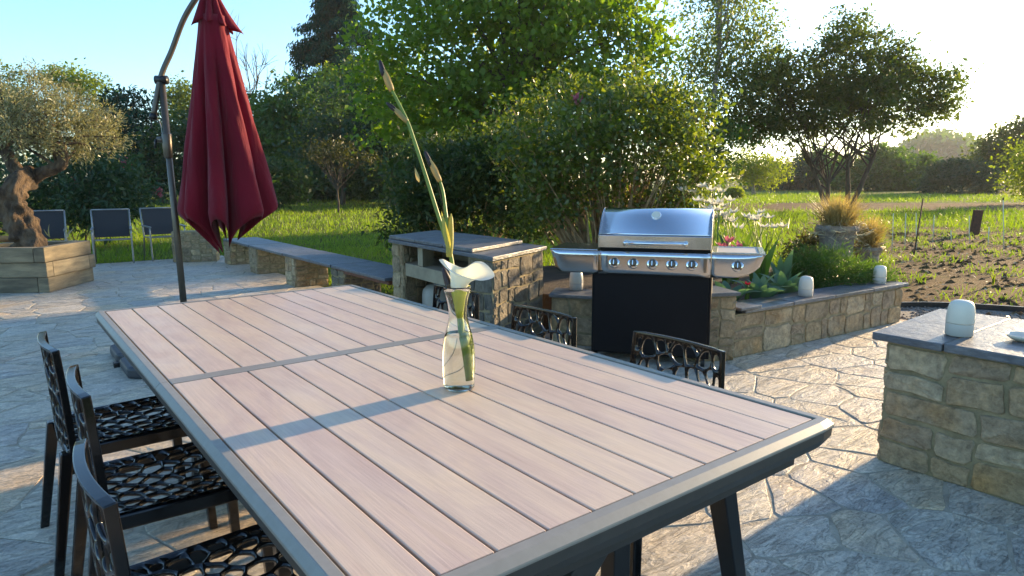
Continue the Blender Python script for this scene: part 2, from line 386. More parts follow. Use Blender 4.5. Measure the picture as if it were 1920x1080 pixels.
# ------------------------------------------------------------------ ground, patio, field
def ground():
    n = 72; V = [(0, 0, -.06)]; F = []
    R = [6, 14, 30, 60, 120, 300, 900]
    for r in R:
        for k in range(n):
            w = 2*math.pi*k/n; V.append((r*math.cos(w)+4, r*math.sin(w), -.06))
    for k in range(n): F.append((0, 1+k, 1+(k+1) % n))
    for i in range(len(R)-1):
        for k in range(n): F.append((1+i*n+k, 1+(i+1)*n+k, 1+(i+1)*n+(k+1) % n, 1+i*n+(k+1) % n))
    tag(part('ground', (V, F), MAT['ground']), kind='structure')
    # tilled vegetable plot and the bare track across the field
    plot = [(7.2, -.75), (9.2, .7), (12.4, 2.1), (20.4, 4.2), (26, 1), (19, -8), (9, -8)]
    tag(part('vegetable_plot', prism(plot, -.058, -.030), MAT['tilled']), kind='structure')
    a, b, c, d = at(1330, 396), at(2300, 393), at(2300, 381), at(1330, 380)
    tag(part('dirt_track', prism([a, b, c, d], -.058, -.02), MAT['tilled']), kind='structure')
    gr = [(6.62, -5.2), (9.2, -5.2), (8.3, -1.75), (7.75, -.8), (6.9, -.35), (6.62, -.5)]
    tag(part('gravel_path', prism(gr, -.058, -.024), MAT['gravel']), kind='structure')
ground()

def in_patio(x, y):
    return (x < 2.95 and -5.4 < y < 9.35 and x > -5) or (x < 6.55 and -5.4 < y < .55)
def patio():
    root = bpy.data.objects.new('patio', newmesh('patio', *join(prism([(-5.05, -5.45), (2.95, -5.45), (2.95, 9.4), (-5.05, 9.4)], -.055, -.0016),
                                                              prism([(2.955, -5.45), (6.6, -5.45), (6.6, .6), (2.955, .6)], -.055, -.0018)), MAT['joint']))
    COL.objects.link(root); tag(root, kind='structure')
    pts = []
    r = random.Random(3)
    y = -5.6; row = 0
    while y < 9.7:
        x = -5.2+(.25 if row % 2 else 0)
        while x < 6.9:
            px, py = x+r.uniform(-.19, .19), y+r.uniform(-.15, .15)
            if r.random() > .2: pts.append((px, py))
            x += .36
        y += .28; row += 1
    cells = voronoi(pts, (-5.4, -5.8, 7, 9.9), .0045)
    items = []
    for p, c in zip(pts, cells):
        if len(c) < 3 or not in_patio(*p): continue
        q = [(min(a[0], 6.58 if a[1] < .6 else 2.94), min(a[1], 9.38)) for a in c]
        d = np.array([p[0], p[1], 0])-CAM; zc = d@_f
        area = 0
        if zc > .4:
            sx, sy = 960+FPX*(d@_r)/zc, 540-FPX*(d@_u)/zc
            vis = -60 < sx < 1980 and 300 < sy < 1200
            if sx > 500 and sx < 1350 and sy > 690: vis = False      # under the table
            if vis:
                pa = sum(q[i][0]*q[(i+1) % len(q)][1]-q[(i+1) % len(q)][0]*q[i][1] for i in range(len(q)))/2
                area = abs(pa)/zc**3
        items.append((area, p, q))
    items.sort(key=lambda t: -t[0])
    rest = []
    def stone(p, q):
        pts2 = []
        for i in range(len(q)):
            a, b = np.array(q[i]), np.array(q[(i+1) % len(q)]); L = np.linalg.norm(b-a)
            if L < .015: continue
            pts2.append(a*.9+b*.1 if L > .08 else a)
            if L > .14:
                nrm = np.array([b[1]-a[1], a[0]-b[0]])/L
                pts2.append((a+b)/2+nrm*r.uniform(-.018, .004))
            if L > .08: pts2.append(a*.1+b*.9)
        n = len(pts2)
        if n < 3: return None
        c = np.mean(pts2, 0); h = r.uniform(.0006, .0024); tx, ty = r.uniform(-.0025, .0025), r.uniform(-.0025, .0025)
        V = []; F = []
        for s, z, jit in ((1.0, -.02, 0), (.998, -.0025, 0), (.982, 0, .001), (.55, .001, .0025)):
            for a in pts2:
                v = c+(a-c)*s-np.array(p)
                zz = z if z < -.01 else z+h+(v[0]*tx+v[1]*ty)+r.uniform(-jit, jit)
                V.append((v[0], v[1], zz))
        V.append((0, 0, h+.001)); 
        for k in range(3):
            for i in range(n): F.append((k*n+i, k*n+(i+1) % n, (k+1)*n+(i+1) % n, (k+1)*n+i))
        for i in range(n): F.append((3*n+i, 3*n+(i+1) % n, 4*n))
        return V, F
    for k, (ar, p, q) in enumerate(items):
        s = stone(p, q)
        if s is None: continue
        if k < 300 and ar > 0: part('paving_stone', s, MAT['paving'], root, True, loc=(p[0], p[1], 0), sharp=14)
        else: rest.append((xf(s, (p[0], p[1], 0))))
    o = part('paving_stones', join(*rest), MAT['paving'], root, True, sharp=14); o['kind'] = 'stuff'
patio()

# ------------------------------------------------------------------ rubble masonry
def split_rect(r, x0, z0, x1, z1, wmax, hmax, out):
    w, h = x1-x0, z1-z0
    k = r.uniform(.75, 1.25)
    if w > wmax*k or h > hmax*k:
        if w/wmax > h/hmax or (w > wmax*.8 and r.random() < .3):
            t = x0+w*r.uniform(.26, .74); split_rect(r, x0, z0, t, z1, wmax, hmax, out); split_rect(r, t, z0, x1, z1, wmax, hmax, out)
        else:
            t = z0+h*r.uniform(.3, .7); split_rect(r, x0, z0, x1, t, wmax, hmax, out); split_rect(r, x0, t, x1, z1, wmax, hmax, out)
    else: out.append((x0, z0, x1, z1))
def stone_face(parent, O, U, Nn, w, z0, z1, mat, wmax=.3, hmax=.2, seed=0, proud=.009, joint=.016, corner=.24):
    """lay rubble stones on the vertical face that starts at O and runs along U with outward normal Nn"""
    r = random.Random(seed); rects = []
    split_rect(r, 0, z0, w, z1, wmax, hmax, rects)
    O = np.array([O[0], O[1], 0.0]); U = np.array([U[0], U[1], 0.0]); Nn = np.array([Nn[0], Nn[1], 0.0])
    Z = np.array([0, 0, 1.0])
    for (a, b, c, d) in rects:
        g = joint*r.uniform(.6, 1.3)
        a += g/2; c -= g/2; b += g/2; d -= g/2
        w_, h_ = c-a, d-b
        if w_ < .02 or h_ < .02: continue
        m = min(w_, h_); k = [m*r.uniform(.06, corner) for _ in range(8)]
        P = [(a+k[0], b), (a+w_*r.uniform(.42, .58), b+m*r.uniform(-.02, .05)), (c-k[1], b), (c, b+k[2]), (c-m*r.uniform(-.01, .05), b+h_*r.uniform(.4, .6)), (c, d-k[3]), (c-k[4], d),
             (a+w_*r.uniform(.42, .58), d-m*r.uniform(-.02, .06)), (a+k[5], d), (a, d-k[6]), (a+m*r.uniform(-.01, .05), b+h_*r.uniform(.4, .6)), (a, b+k[7])]
        P = [(x+.007*math.sin(z*17+seed)+.004*math.sin(z*41+x*9), z+(.008*math.sin(x*13+seed*2)+.004*math.sin(x*31+z*7))*min(1, (z-z0)/.06, (z1-z)/.05)) for x, z in P]
        cx, cz = (a+c)/2, (b+d)/2; hh = proud*r.uniform(.45, 1.2); n = len(P); V = []; F = []
        cen = O+U*cx+Z*cz
        for s, dd, jit in ((1, -.03, 0), (1, hh*.55, .002), (1-.07*min(1, .06/m+.25), hh, .003), (.55, hh, .005)):
            for (x, z) in P:
                q = U*(x-cx)*s+Z*(z-cz)*s+Nn*(dd+r.uniform(-jit, jit)); V.append(q)
        V.append(Nn*(hh+r.uniform(-.004, .005)))
        for kk in range(3):
            for i in range(n): F.append((kk*n+i, kk*n+(i+1) % n, (kk+1)*n+(i+1) % n, (kk+1)*n+i))
        for i in range(n): F.append((3*n+i, 3*n+(i+1) % n, 4*n))
        if np.dot(np.cross(U, Z), Nn) < 0: F = [f[::-1] for f in F]
        part('stone', (V, F), mat, parent, True, loc=cen, sharp=24)
def masonry(name, label, cat, poly, z1, faces, mat, wmax=.3, hmax=.2, seed=0, z0=-.02, group=None, root=None, core=True, proud=.009):
    """walling on the footprint poly (counter-clockwise); stones on the listed edges"""
    o = root or thing(name, label, cat, (0, 0, 0), 0, group)
    c = np.mean(poly, 0)
    if core: part('mortar_core', prism([tuple(c+(np.array(p)-c)*(1-.002/max(.2, np.linalg.norm(np.array(p)-c)))) for p in poly], z0, z1), MAT['mortar'], o)
    n = len(poly)
    for i in faces:
        a, b = np.array(poly[i], float), np.array(poly[(i+1) % n], float); L = np.linalg.norm(b-a); U = (b-a)/L; Nn = np.array([U[1], -U[0]])
        stone_face(o, a, U, Nn, L, max(z0, 0), z1-.004, mat, wmax, hmax, seed*17+i, proud)
    return o
def slab(parent, poly, z0, z1, mat=None, name='slate_slab', bevel=.006):
    return part(name, prism(poly, z0, z1), mat or MAT['slate'], parent, False, bevel)

def walls():
    # --- stone counter on the right
    P = [(2.95, -2.37), (2.95, -4.3), (3.75, -4.3), (3.75, -2.33)]
    o = masonry('stone_counter', 'waist-high stone counter with slate slabs on top at the right', 'counter', P, .605, (0, 3, 2), MAT['wallstone'], .34, .2, 5, proud=.011)
    ys = [-2.31, -2.62, -3.3, -4.34]
    for k in range(3):
        slab(o, [(2.905, ys[k]-.003), (2.90, ys[k+1]+.003), (3.80, ys[k+1]+.003), (3.80, ys[k]-.003+(.04 if k == 0 else 0))], .608, .645+.002*(k % 2))
    # --- bed wall with a low pier beside the grill
    P = [(4.02, -.80), (5.25, -.905), (6.45, -1.0), (6.47, -.74), (5.25, -.66), (4.04, -.56)]
    o = masonry('planting_bed_wall', 'low stone wall with slate coping in front of the flower bed', 'wall', P, .345, (0, 1, 2), MAT['wallstone'], .33, .19, 9)
    cut = [4.12, 4.72, 5.3, 5.9, 6.50]
    for k in range(4):
        f = lambda x: -.80-(x-4.02)*.0835
        a, b = cut[k]+.003, cut[k+1]-.003
        slab(o, [(a, f(a)-.03), (b, f(b)-.03), (b, f(b)+.27), (a, f(a)+.27)], .348, .378+.002*(k % 2))
    slab(o, [(4.03, -.86), (4.28, -.875), (4.30, -.70), (4.05, -.66)], .3795, .405, bevel=.008)
    P = [(3.74, -.70), (4.0, -.83), (4.10, -.56), (3.85, -.42)]
    p = masonry('stone_pier', 'short stone pier with slate cap right of the gas grill', 'pier', P, .50, (0, 1, 3), MAT['wallstone'], .2, .17, 12)
    slab(p, [(3.70, -.71), (4.01, -.865), (4.14, -.55), (3.85, -.38)], .503, .53)
    # --- wall behind the grill, from the barbecue to the pier
    P = [(3.26, .44), (3.80, -.36), (4.02, -.20), (3.5, .62)]
    o = masonry('garden_wall', 'low stone wall with slate coping behind the gas grill', 'wall', P, .40, (0,), MAT['wallstone'], .3, .22, 15)
    slab(o, [(3.22, .43), (3.50, .02), (3.78, .16), (3.5, .66)], .403, .43); slab(o, [(3.505, .01), (3.79, -.40), (4.05, -.23), (3.785, .15)], .403, .431)
    # --- masonry barbecue base
    A, B, C, D = np.array([2.66, 2.10]), np.array([2.53, .27]), np.array([3.30, .60]), np.array([3.50, 2.30])
    o = thing('stone_barbecue', 'stone barbecue bench with slate top and open shelf bay', 'barbecue')
    fdir = (A-B)/np.linalg.norm(A-B); sdir_ = (C-B)/np.linalg.norm(C-B)
    # right pier, left pier, back wall
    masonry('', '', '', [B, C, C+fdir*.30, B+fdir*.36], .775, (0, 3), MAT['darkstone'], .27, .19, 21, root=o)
    masonry('', '', '', [A-fdir*.25, A-fdir*.25+sdir_*.75, A+sdir_*.75, A], .775, (0, 3, 2), MAT['wallstone'], .24, .19, 22, root=o)
    part('back_wall', prism([C+fdir*.302-sdir_*.12, C+fdir*.302, A-fdir*.252+sdir_*.75, A-fdir*.252+sdir_*.63], -.01, .77), MAT['concrete'], o)
    a0, b0 = A-fdir*.255, B+fdir*.365
    part('shelf', prism([b0+sdir_*.02, b0+sdir_*.6, a0+sdir_*.6, a0+sdir_*.02], .48, .60), MAT['concrete'], o, bevel=.006)
    q = a0-(a0-b0)*.30
    part('shelf_post', prism([q+sdir_*.03, q+sdir_*.2, q+fdir*.1+sdir_*.2, q+fdir*.1+sdir_*.03], .602, .77), MAT['concrete'], o)
    top = [B-fdir*.03-sdir_*.03, C-fdir*.02+sdir_*.05, A+sdir_*.80+fdir*.02, A-sdir_*.04+fdir*.03]
    slab(o, top, .778, .812, name='slate_top')
    cut = [.16, .42, .70, 1.0]
    L0, L1 = top[0]+sdir_*.015, top[1]-sdir_*.06
    for k in range(3):
        f0, f1 = cut[k], cut[k+1]
        p0 = L0+(top[3]-top[0])*(f0+.002); p1 = L1+(top[2]-top[1])*(f0+.002); p2 = L1+(top[2]-top[1])*(f1-.002); p3 = L0+(top[3]-top[0])*(f1-.002)
        slab(o, [p0, p1, p2, p3], .8145, .845+.0015*(k % 2))
    # gas bottle with hose in the bay
    g = np.array([2.93, 1.72])
    t = thing('gas_bottle', 'pale grey gas bottle under the barbecue shelf', 'gas bottle', (g[0], g[1], -.012))
    part('body', lathe([(.05, 0), (.135, 0), (.15, .03), (.15, .30), (.14, .35), (.10, .39), (.05, .405)], 28), MAT['gas_bottle'], t, True)
    part('valve', lathe([(.03, .40), (.03, .44), (.015, .445), (.015, .47)], 12), MAT['chrome'], t, True)
    part('hose', tube(bez([(0, 0, .455), (-.02, .10, .46), (.05, .22, .40), (.10, .30, .42), (.16, .36, .47)], 8), .011, 8), MAT['hose'], t, True)
    # --- slate bench on stone piers
    o = thing('stone_bench', 'long low bench of slate slabs on stone piers beside the lawn', 'bench')
    yb = [2.2, 3.55, 5.15, 6.6, 8.0]
    for k in range(4):
        slab(o, [(2.62, yb[k]+.003), (3.16, yb[k]+.003), (3.17, yb[k+1]-.003), (2.63, yb[k+1]-.003)], .385, .418+.002*(k % 2))
    part('bench_board', box(2.66, 3.1, 2.2, 3.5, .345, .382), MAT['bench_wood'], o, bevel=.004)
    for i, (y0, y1) in enumerate(((3.25, 3.62), (4.78, 5.15), (6.35, 6.72), (7.75, 8.1))):
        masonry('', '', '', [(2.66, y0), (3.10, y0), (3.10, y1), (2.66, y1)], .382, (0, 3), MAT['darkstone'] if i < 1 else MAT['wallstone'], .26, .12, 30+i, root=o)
    # --- rubble wall end beyond the bench
    masonry('rubble_wall', 'short rough rubble wall end beside the grey garden chairs', 'wall', [(2.0, 8.75), (2.62, 8.45), (2.75, 8.75), (2.1, 9.05)], .52, (0, 3), MAT['wallstone'], .25, .13, 41)
walls()

# ------------------------------------------------------------------ dining table
TW, TL, M1, M2 = 1.275, 2.901, 1.439, 1.501
def loft(path, prof, close_prof=True):
    """sweep a (outward, z) profile along an open path of (point, outward mitre vector)"""
    V = []; F = []; n = len(prof)
    for (p, o) in path:
        for d, z in prof: V.append((p[0]+o[0]*d, p[1]+o[1]*d, z))
    for i in range(len(path)-1):
        for k in range(n): F.append((i*n+k, (i+1)*n+k, (i+1)*n+(k+1) % n, i*n+(k+1) % n))
    F.append(list(range(n))); F.append(list(range((len(path)-1)*n, len(path)*n))[::-1])
    return V, F
def table():
    t = thing('dining_table', 'long garden dining table with pinkish wood-look planks and taupe frame', 'table', (TW/2, -TL/2, 0))
    off = np.array([-TW/2, TL/2, 0])
    sh = lambda VF: ([tuple(np.array(p)+off) for p in VF[0]], VF[1])
    pitch = TW/11
    for (y0, y1) in ((-TL+.002, -M2-.001), (-M1+.001, -.002)):
        me = newmesh('plank', *box(-pitch/2+.0032, pitch/2-.0032, -(y1-y0)/2, (y1-y0)/2, -.02, 0), MAT['board'])
        for i in range(11):
            w = -.004 if i == 10 else 0
            o = link('plank', me, t, tuple(np.array([(i+.5)*pitch+w, (y0+y1)/2, .75])+off))
            m = o.modifiers.new('bevel', 'BEVEL'); m.width = .0022; m.segments = 2
    prof = [(.003, .752), (.025, .752), (.027, .7515), (.041, .738), (.042, .735), (.042, .730), (.003, .730)]
    skirt = [(.003, .7295), (.039, .7295), (.038, .706), (.014, .672), (.003, .672)]  # lower face of the frame, split off to carry the painted shade
    c = .6
    path = lambda pts: pts
    s = math.sqrt(2)
    far = [((0, -M1-.031), (-1, 0)), ((0, -.02), (-1, 0)), ((0, 0), (-1, 1)), ((.02, 0), (0, 1)), ((TW-.02, 0), (0, 1)), ((TW, 0), (1, 1)), ((TW, -.02), (1, 0)), ((TW, -M1-.031), (1, 0))]
    near = [((TW, -M1-.033), (1, 0)), ((TW, -TL+.02), (1, 0)), ((TW, -TL), (1, -1)), ((TW-.02, -TL), (0, -1)), ((.02, -TL), (0, -1)), ((0, -TL), (-1, -1)), ((0, -TL+.02), (-1, 0)), ((0, -M1-.033), (-1, 0))]
    rnd = lambda L: [(p, (o[0]*.86, o[1]*.86) if abs(o[0])+abs(o[1]) > 1.5 else o) for p, o in L]
    part('frame', sh(loft(rnd(far), prof)), MAT['frame'], t, bevel=.002)
    part('frame', sh(loft(rnd(near), prof)), MAT['frame'], t, bevel=.002)
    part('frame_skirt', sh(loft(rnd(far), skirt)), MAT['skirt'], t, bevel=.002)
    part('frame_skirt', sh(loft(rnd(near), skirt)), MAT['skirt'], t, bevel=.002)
    part('centre_bar', sh(box(.001, TW-.001, -M2+.001, -M1-.001, .70, .7515)), MAT['frame'], t, bevel=.002)
    part('under_tray', sh(box(.004, TW-.004, -TL+.004, -.004, .700, .716)), MAT['black_metal'], t)
    ap = [(.045, .62), (.045, .679), (.02, .679), (.02, .62)]
    part('apron', sh(join(box(.05, TW-.05, -TL+.03, -TL+.055, .618, .678), box(.05, TW-.05, -.055, -.03, .618, .678),
                          box(.03, .055, -TL+.03, -.03, .618, .6785), box(TW-.055, TW-.03, -TL+.03, -.03, .618, .6785))), MAT['apron'], t, bevel=.003)
    for y, sgn in ((-2.70, 1), (-.6, -1)):
        for xt, xb in ((1.14, 1.31), (.135, -.035)) if sgn > 0 else ((1.0, 1.05), (.28, .23)):
            hw, hb = .030, .022
            V = [(xt-hw, y-.032, .617), (xt+hw, y-.032, .617), (xt+hw, y+.032, .617), (xt-hw, y+.032, .617),
                 (xb-hb, y-.026, 0), (xb+hb, y-.026, 0), (xb+hb, y+.026, 0), (xb-hb, y+.026, 0)]
            F = [(0, 1, 2, 3), (7, 6, 5, 4), (0, 4, 5, 1), (1, 5, 6, 2), (2, 6, 7, 3), (3, 7, 4, 0)]
            part('leg', sh((V, F)), MAT['black_metal'], t, bevel=.004)
        if sgn > 0:
            part('cross_beam', sh(obox((.30, y-.015, .10), (.52, 0, .50), (0, .03, 0), (-.055, 0, .055))), MAT['apron'], t, bevel=.003)
            part('post', sh(box(.77, .83, y+.03, y+.08, 0, .617)), MAT['black_metal'], t, bevel=.003)
    return t
table()

# ------------------------------------------------------------------ openwork chairs
def lattice(rect, nx, ny, mapf, thick, strut, edge, seed, jitter=.32, sub=3):
    """Voronoi openwork with rounded struts, mapped to 3D; mapf(u, v) -> (point, normal)"""
    r = random.Random(seed); x0, y0, x1, y1 = rect
    pts = []
    dx, dy = (x1-x0)/nx, (y1-y0)/ny
    for j in range(ny):
        for i in range(nx+(j % 2)):
            pts.append((x0+(i+(.5 if j % 2 == 0 else 0))*dx+r.uniform(-1, 1)*jitter*dx, y0+(j+.5)*dy+r.uniform(-1, 1)*jitter*dy))
    pts = [(min(max(p[0], x0+.008), x1-.008), min(max(p[1], y0+.008), y1-.008)) for p in pts]
    cells = voronoi(pts, rect); holes = voronoi(pts, rect, strut/2, edge)
    V = []; F = []
    def add(u, v, h):
        p, n = mapf(u, v); V.append(np.array(p)+np.array(n)*h); return len(V)-1
    for c, h in zip(cells, holes):
        if len(c) < 3: continue
        full = len(h) >= 3
        cen = np.mean(h if full else c, 0)
        b = []
        for i in range(len(c)):
            a, d = np.array(c[i]), np.array(c[(i+1) % len(c)])
            if np.linalg.norm(d-a) < 1e-6: continue
            for k in range(sub): b.append(a+(d-a)*k/sub)
        n = len(b)
        rad = np.zeros(n)
        if full:
            for i, q in enumerate(b):
                d = q-cen; L = np.linalg.norm(d); d = d/L; t = 1e9
                for k in range(len(h)):
                    A, B = np.array(h[k]), np.array(h[(k+1) % len(h)]); e = B-A; det = d[0]*(-e[1])+d[1]*e[0]
                    if abs(det) < 1e-12: continue
                    w = A-cen; tt = (w[0]*(-e[1])+w[1]*e[0])/det; ss = (d[0]*w[1]-d[1]*w[0])/det
                    if tt > 0 and -1e-6 <= ss <= 1+1e-6: t = min(t, tt)
                rad[i] = min(t, L*.97) if t < 1e8 else L*.3
            for _ in range(3): rad = .25*np.roll(rad, 1)+.5*rad+.25*np.roll(rad, -1)
            full = rad.mean() > .004
        top = [add(q[0], q[1], thick/2) for q in b]; bot = [add(q[0], q[1], -thick/2) for q in b]
        if not full:
            F.append(top); F.append(bot[::-1]); continue
        ring = []
        for f, hh in ((.42, thick*.46), (.82, thick*.28), (1.0, 0), (.82, -thick*.28), (.42, -thick*.46)):
            row = []
            for i, q in enumerate(b):
                d = q-cen; L = np.linalg.norm(d); inn = cen+d/L*min(rad[i], L*.985); p = q+(inn-q)*f
                row.append(add(p[0], p[1], hh))
            ring.append(row)
        rows = [top]+ring+[bot]
        for a, d in zip(rows[:-1], rows[1:]):
            for i in range(n): F.append((a[i], a[(i+1) % n], d[(i+1) % n], d[i]))
    return V, F
CHAIR = {}
def make_chair():
    """faces +x; origin on the ground under the seat centre"""
    W = .43
    def backmap(u, v):       # u across (-.5..), v from .40 up
        w = (u/W)*2          # -1..1
        h = v-.42
        x = -.258-.02*h*h/.4-.03*h+.020*w*w
        wid = 1-.10*max(0, h)/.4
        dx = (-.04*h/.4-.03); n = np.array([1, -.10*w, -dx]); n /= np.linalg.norm(n)
        return (x, u*wid, v), n
    def seatmap(u, v):       # u across, v depth (-.2 .. .23)
        z = .450-.010*math.cos(u/W*math.pi)*math.cos((v+.02)/.46*math.pi)-.02*max(0, v-.12)/.08
        return (v, u*(1+.06*(v+.2)/.43), z), np.array([0, 0, 1.0])
    B = lattice((-W/2, .42, W/2, .80), 9, 5, backmap, .015, .013, .017, 11, .42)
    S = lattice((-W/2, -.245, W/2, .205), 6, 10, seatmap, .015, .013, .018, 12, .42)
    me = {'backrest': newmesh('backrest', *B, MAT['plastic'], True), 'seat': newmesh('seat', *S, MAT['plastic'], True)}
    top = [np.array(backmap(u, .80)[0])+np.array([0, 0, .0]) for u in np.linspace(-W/2, W/2, 13)]
    # rim: flat band round the back
    rim = []
    band = []
    for s in (-1, 1):
        band.append([np.array(backmap(s*W/2, v)[0]) for v in np.linspace(.36, .80, 9)])
    path = band[0]+top[1:-1]+band[1][::-1]
    V = []; F = []
    for i, p in enumerate(path):
        t = path[min(i+1, len(path)-1)]-path[max(i-1, 0)]; t = t/np.linalg.norm(t)
        n = np.array([1.0, 0, .15]); n -= t*np.dot(n, t); n /= np.linalg.norm(n); b = np.cross(t, n)
        for a, c in ((-.012, -.005), (-.012, .005), (.012, .005), (.012, -.005)): V.append(p+n*a+b*c)
    for i in range(len(path)-1):
        for k in range(4): F.append((i*4+k, i*4+(k+1) % 4, (i+1)*4+(k+1) % 4, (i+1)*4+k))
    F.append((0, 1, 2, 3)); m = len(path)-1; F.append((m*4+3, m*4+2, m*4+1, m*4))
    me['back_rim'] = newmesh('back_rim', V, [list(f) for f in F], MAT['plastic'], False)
    w2 = W/2
    me['seat_frame'] = newmesh('seat_frame', *join(
        obox((-.255, -w2-.006, .405), (.46, -.012, 0), (0, .02, 0), (0, 0, .045)), obox((-.255, w2-.014, .405), (.46, .012, 0), (0, .02, 0), (0, 0, .045)),
        obox((.185, -w2, .395), (.02, 0, 0), (0, W, 0), (0, 0, .04)), obox((-.26, -w2, .405), (.02, 0, 0), (0, W, 0), (0, 0, .04))), MAT['plastic'])
    def leg(xt, yt, xb, yb, zt):
        a, b = .021, .015
        V = [(xt-a, yt-a, zt), (xt+a, yt-a, zt), (xt+a, yt+a, zt), (xt-a, yt+a, zt), (xb-b, yb-b, 0), (xb+b, yb-b, 0), (xb+b, yb+b, 0), (xb-b, yb+b, 0)]
        return V, [(0, 1, 2, 3), (7, 6, 5, 4), (0, 4, 5, 1), (1, 5, 6, 2), (2, 6, 7, 3), (3, 7, 4, 0)]
    legs = [newmesh('leg', *leg(sx*.175 if sx > 0 else -.258, sy*(w2-.012), sx*(.195 if sx > 0 else .325), sy*(w2+.012), .44), MAT['plastic']) for sx in (1, -1) for sy in (1, -1)]
    CHAIR['me'] = me; CHAIR['legs'] = legs
make_chair()
def chair(x, y, rz, label):
    t = thing('dining_chair', label, 'chair', (x, y, 0), rz, 'black openwork chairs around the dining table')
    for k, me in CHAIR['me'].items():
        o = link(k, me, t)
        if k in ('back_rim', 'seat_frame'):
            m = o.modifiers.new('bevel', 'BEVEL'); m.width = .005; m.segments = 2; m.limit_method = 'ANGLE'; m.angle_limit = RAD(40)
    for me in CHAIR['legs']:
        o = link('leg', me, t); m = o.modifiers.new('bevel', 'BEVEL'); m.width = .005; m.segments = 2
chair(-.015, -.815, RAD(2), 'black openwork chair farthest from the viewer on the left table side')
chair(.02, -1.475, RAD(-1), 'black openwork chair in the middle of the left table side')
chair(-.025, -2.215, RAD(1), 'black openwork chair nearest the viewer, left of the table')
chair(1.27, -.78, RAD(181), 'black openwork chair across the table, mostly hidden behind the vase')
chair(1.245, -1.535, RAD(182), 'black openwork chair across the table in front of the stone barbecue')
chair(1.26, -2.25, RAD(180), 'black openwork chair across the table in front of the gas grill')

# ------------------------------------------------------------------ vase and flowers
VB = np.array([.683, -2.096, .7505])
def dv(x, y, k=0.0): return dep(x, y, 2.055+k)
def vase():
    t = thing('glass_vase', 'clear glass carafe vase with water standing on the table', 'vase', tuple(VB))
    outer = [(.030, 0), (.043, .001), (.047, .008), (.0485, .03), (.0495, .07), (.050, .10), (.0475, .135), (.042, .165), (.034, .195), (.0285, .220), (.0275, .240), (.0300, .262), (.0350, .285), (.0395, .300), (.0415, .303), (.0415, .306), (.0402, .309), (.0412, .312), (.0410, .315)]
    inner = [(.0390, .3152), (.0380, .300), (.0335, .285), (.0285, .262), (.0260, .240), (.0270, .220), (.0325, .195), (.0405, .165), (.0460, .135), (.0484, .10), (.0478, .07), (.0468, .03), (.045, .010), (.030, .007)]
    part('glass', lathe(outer+inner, 48), MAT['glass'], t, True)
    water = [(.028, .0065), (.0456, .0096), (.0474, .03), (.0484, .07), (.0490, .10), (.0466, .135), (.0412, .165), (.0394, .172)]
    part('water', lathe(water, 48), MAT['water'], t, True)
def leafblade(base, tip, width, normal, droop=0.0, n=7, fold=.15, pointy=1.0, pw=.6):
    """blade-shaped leaf between two points"""
    base, tip, normal = np.array(base, float), np.array(tip, float), np.array(normal, float)
    d = tip-base; L = np.linalg.norm(d); t = d/L; normal = normal-t*np.dot(normal, t); normal /= np.linalg.norm(normal); s = np.cross(t, normal)
    V = []; F = []
    for i in range(n):
        u = i/(n-1); w = width/2*(math.sin(math.pi*min(1, max(.0, u))**pw)**.8*(1-.15*u) if 0 < u < 1 else .02)
        p = base+d*u+normal*(droop*L*math.sin(math.pi*u*.9)); V += [p-s*w+normal*w*fold, p, p+s*w+normal*w*fold]
    for i in range(n-1):
        for k in (0, 1): F.append((i*3+k, i*3+k+1, (i+1)*3+k+1, (i+1)*3+k))
    return V, F
def bud(base, tip, r, n=10, m=9):
    base, tip = np.array(base, float), np.array(tip, float)
    path = [base+(tip-base)*k/(m-1) for k in range(m)]
    rad = [r*(.35+.65*math.sin(math.pi*min(1, .15+.85*(k/(m-1)))**.85)) if k < m-1 else r*.08 for k in range(m)]
    return tube(path, rad, n)
